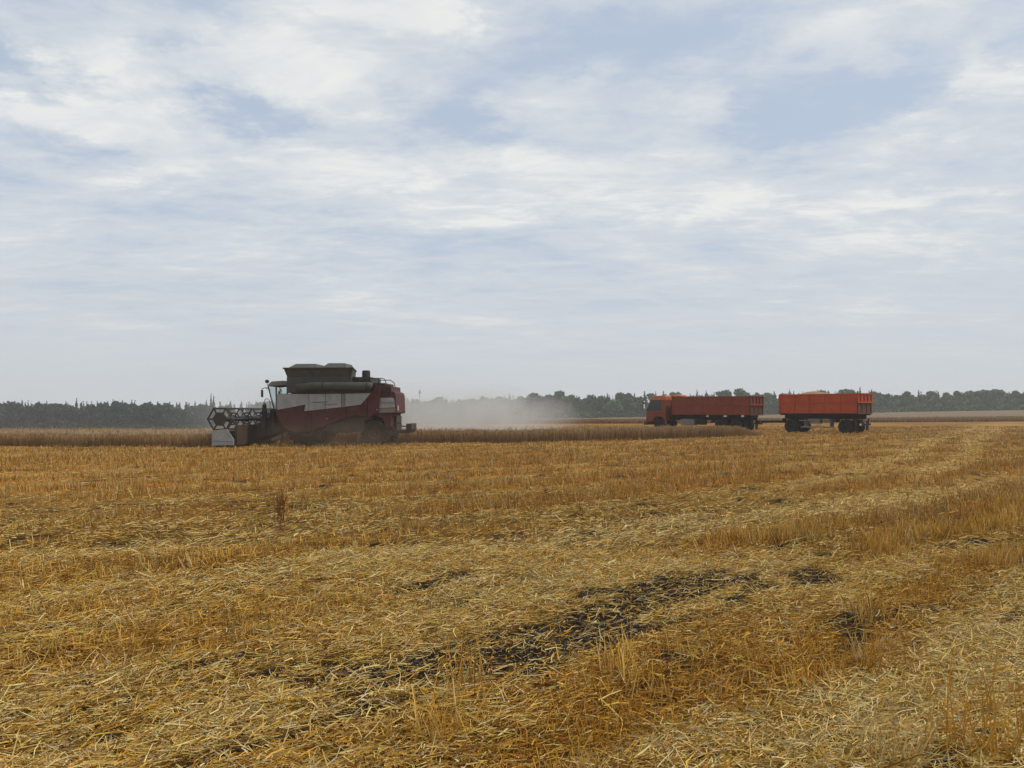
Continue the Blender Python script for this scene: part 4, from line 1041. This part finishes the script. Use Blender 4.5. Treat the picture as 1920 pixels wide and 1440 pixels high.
def truck():
    yaw = math.radians(-42); base = np.array([18.82, 63.75]); off = (-4.8, 1.25, 0)
    ux = np.array([math.cos(yaw), math.sin(yaw)]); uy = np.array([-ux[1], ux[0]]); p = base + ux * off[0] + uy * off[1]
    R = empty('grain_truck', (p[0], p[1], float(height(*p))), yaw)
    tag(R, 'brick red grain truck with a cab at the left, half hidden by crop', 'truck')
    grain_body(R, off, -6.98, 0, 1.38, 2.88, M['truckred'], M['rust'], .54)
    c = MB(off)
    for y in (.80, 1.58): c.box(-9.3, -.1, y, y + .12, .92, 1.20)
    for x in (-6.6, -5.2, -3.6, -2.0, -.5): c.box(x, x + .14, .1, 2.4, 1.20, 1.345)
    c.build('chassis', M['black'], R)
    for x in (-2.55, -1.20):
        for y in (.22, .54, 1.96, 2.28): wheel(R, x, y, .52, .27, .27, off)
        MB(off).box(x - .07, x + .07, .3, 2.2, .45, .62).build('axle', M['black'], R)
    for y in (.26, 2.24): wheel(R, -8.35, y, .52, .30, .27, off)
    MB(off).box(-8.42, -8.28, .3, 2.2, .42, .55).build('axle', M['black'], R)
    MB(off).prism([(-3.3, .75), (-3.2, 1.12), (-.55, 1.12), (-.45, .75), (-.38, .75), (-.48, 1.17), (-3.27, 1.17), (-3.37, .75)], .06, .70).build('mudguard', M['black'], R)
    MB(off).box(-6.3, -5.0, .18, .76, .48, 1.02).build('fuel_tank', M['grey'], R, .06)
    MB(off).box(-4.8, -4.1, .25, .76, .55, 1.0).build('battery_box', M['black'], R, .02)
    MB(off).box(-.06, .08, .25, 2.25, .60, .74).box(-.02, .04, .55, .63, .74, 1.0).box(-.02, .04, 1.87, 1.95, .74, 1.0).build('rear_bumper', M['black'], R)
    MB(off).box(-.05, .30, 1.15, 1.35, .72, .90).build('tow_hook', M['black'], R)
    for y in (.12, 1.96): MB(off).box(-.42, -.39, y, y + .42, .22, .95).build('mud_flap', M['black'], R)
    # cab
    b = MB(off); b.prism([(-9.62, .78), (-9.62, 1.62), (-9.42, 1.66), (-7.66, 1.66), (-7.66, .85), (-7.85, .85), (-7.88, 1.05), (-8.1, 1.2), (-8.6, 1.2), (-8.85, 1.02), (-8.9, .78)], .06, 2.44)
    cab = b.build('cab', M['cabred'], R, .03)
    t = MB(off); t.prism([(-9.20, 2.62), (-9.05, 2.90), (-8.7, 3.0), (-7.9, 3.02), (-7.66, 2.95), (-7.66, 2.62)], .06, 2.44); t.build('cab_roof', M['orange_lt'], cab, .04)  # sunlit top painted in with a lighter orange than the cab
    for y in (.075, 2.385):
        q = MB(off)
        q.prism([(-9.62, 1.664), (-9.54, 1.664), (-9.14, 2.618), (-9.22, 2.618)], y, y + .04); q.build('pillar', M['cabred'], cab)
        q = MB(off); q.prism([(-8.14, 1.664), (-7.67, 1.664), (-7.67, 2.618), (-8.14, 2.618)], y, y + .04); q.build('rear_quarter', M['cabred'], cab)
        q = MB(off); q.prism([(-9.52, 1.668), (-8.16, 1.668), (-8.16, 2.614), (-9.12, 2.614)], y + .01, y + .03); q.build('side_window', M['dark_glass'], cab)
        yy = (y - .04, y - .016) if y < 1 else (y + .056, y + .08)
        d = MB(off); d.prism([(-9.30, .95), (-9.34, 1.62), (-8.20, 1.62), (-8.20, 1.22), (-8.62, 1.22), (-8.9, 1.03)], *yy); dr = d.build('door', M['cabred'], cab, .008)
        MB(off).box(-8.42, -8.26, yy[0] - .02, yy[1] + .02, 1.46, 1.51).build('door_handle', M['black'], cab)
    w = MB(off); w.add([(-9.56, .13, 1.668), (-9.56, 2.37, 1.668), (-9.17, 2.37, 2.615), (-9.17, .13, 2.615), (-9.53, .13, 1.668), (-9.53, 2.37, 1.668), (-9.14, 2.37, 2.615), (-9.14, .13, 2.615)],
                       [(3, 2, 1, 0), (4, 5, 6, 7), (0, 1, 5, 4), (2, 3, 7, 6), (1, 2, 6, 5), (3, 0, 4, 7)]); w.build('windshield', M['dark_glass'], cab)
    MB(off).box(-7.70, -7.66, .12, 2.38, 1.664, 2.618).build('back_wall', M['cabred'], cab)
    g = MB(off)
    for k in range(4): g.box(-9.66, -9.622, .5, 2.0, 1.0 + k * .12, 1.06 + k * .12)
    g.build('grille', M['black'], cab)
    MB(off).box(-9.86, -9.60, .05, 2.45, .48, .76).build('bumper', M['rust'], R, .03)
    for y in (.16, 2.08): MB(off).box(-9.90, -9.862, y, y + .26, .54, .70).build('headlight', M['lamp'], R, .01)
    for s, y in ((-1, -.16), (1, 2.66)):
        a = MB(off); ye = .06 if s < 0 else 2.44
        a.tube([(-9.35, ye, 2.60), (-9.68, y, 2.66), (-9.68, y, 1.82), (-9.50, ye, 1.70)], .016, 6); a.build('mirror_arm', M['black'], cab)
        for z0, z1 in ((1.86, 2.34), (2.42, 2.62)):
            MB(off).box(-9.74, -9.68, y - .13, y + .13, z0, z1).build('mirror', M['black'], cab, .02)
            MB(off).box(-9.677, -9.668, y - .10, y + .10, z0 + .04, z1 - .04).build('mirror_glass', M['mirror'], cab)
    # rolled tarpaulin and guard at the front of the body
    MB(off).tube([(-7.05, .1, 2.95), (-7.0, 1.25, 3.0), (-7.05, 2.4, 2.95)], .12, 10).build('tarpaulin_roll', M['orange_lt'], R, smooth=True)
    s = MB(off)
    s.box(-7.42, -7.30, .55, .75, .95, 2.5); s.build('air_snorkel', M['black'], R)
    MB(off).box(-7.55, -7.05, .85, 1.6, 1.22, 1.9).build('spare_carrier', M['black'], R)
    return R
truck()


# ------------------------------------------------------------------ dust and haze
def dust(name, loc, size, dens, scale, label, col=(.91, .915, .885), rot=0.0, thr=(.18, .85), seed=0.0):
    b = MB(); nu, nv = 28, 14; vs = []; fs = []
    for j in range(nv + 1):
        th = math.pi * j / nv
        for i in range(nu): ph = 2 * math.pi * i / nu; vs.append((math.sin(th) * math.cos(ph), math.sin(th) * math.sin(ph), math.cos(th)))
    for j in range(nv):
        for i in range(nu): fs.append((j * nu + i, (j + 1) * nu + i, (j + 1) * nu + (i + 1) % nu, j * nu + (i + 1) % nu))
    m = bpy.data.materials.new(name); m.use_nodes = True; g = NT(m.node_tree); g.n.clear()
    out = g.new('ShaderNodeOutputMaterial'); pv = g.new('ShaderNodeVolumePrincipled'); g.l.new(pv.outputs[0], out.inputs['Volume'])
    tc = g.new('ShaderNodeTexCoord'); o = tc.outputs['Object']
    ln = g.new('ShaderNodeVectorMath', operation='LENGTH'); g.l.new(o, ln.inputs[0])
    fall = g.ss(ln.outputs['Value'], 1.0, .25)
    geo = g.new('ShaderNodeNewGeometry'); n = g.noise(g.vm('ADD', geo.outputs['Position'], (seed, seed * 2, 0)), scale, 5, .6, .6)
    g.put(pv.inputs['Density'], g.m('MULTIPLY', g.m('MULTIPLY', fall, g.ss(n, *thr)), dens))
    pv.inputs['Color'].default_value = (*col, 1); pv.inputs['Anisotropy'].default_value = .35
    b.add(vs, fs); ob = b.build(name, m); ob.location = loc; ob.scale = size; ob.rotation_euler = (0, 0, rot)
    return tag(ob, label, 'dust', kind='stuff')

dust('dust_cloud', (-2.4, 55, 1.2), (8.4, 9.0, 2.7), .29, .35, 'pale dust plume drifting behind the combine over the field')
dust('drifting_dust', (-10.5, 56, 1.5), (14.5, 10, 4.0), .12, .22, 'thinner dust hanging close behind the rear of the combine', seed=4.0)
dust('wheel_dust', (-8.6, 38.3, .35), (5.2, 2.2, 1.5), .30, .8, 'low brown dust round the wheels of the combine', (.62, .50, .37), seed=9.0)

hb = MB(); hb.box(-420, 420, -60, 460, -12, 15)
hz = bpy.data.materials.new('haze'); hz.use_nodes = True; g = NT(hz.node_tree); g.n.clear()
o_ = g.new('ShaderNodeOutputMaterial'); pv = g.new('ShaderNodeVolumePrincipled'); g.l.new(pv.outputs[0], o_.inputs['Volume'])
pv.inputs['Color'].default_value = (.90, .93, .97, 1); pv.inputs['Density'].default_value = .00062; pv.inputs['Anisotropy'].default_value = .2
tag(hb.build('haze', hz), 'pale summer haze over the whole field', 'haze', kind='stuff')
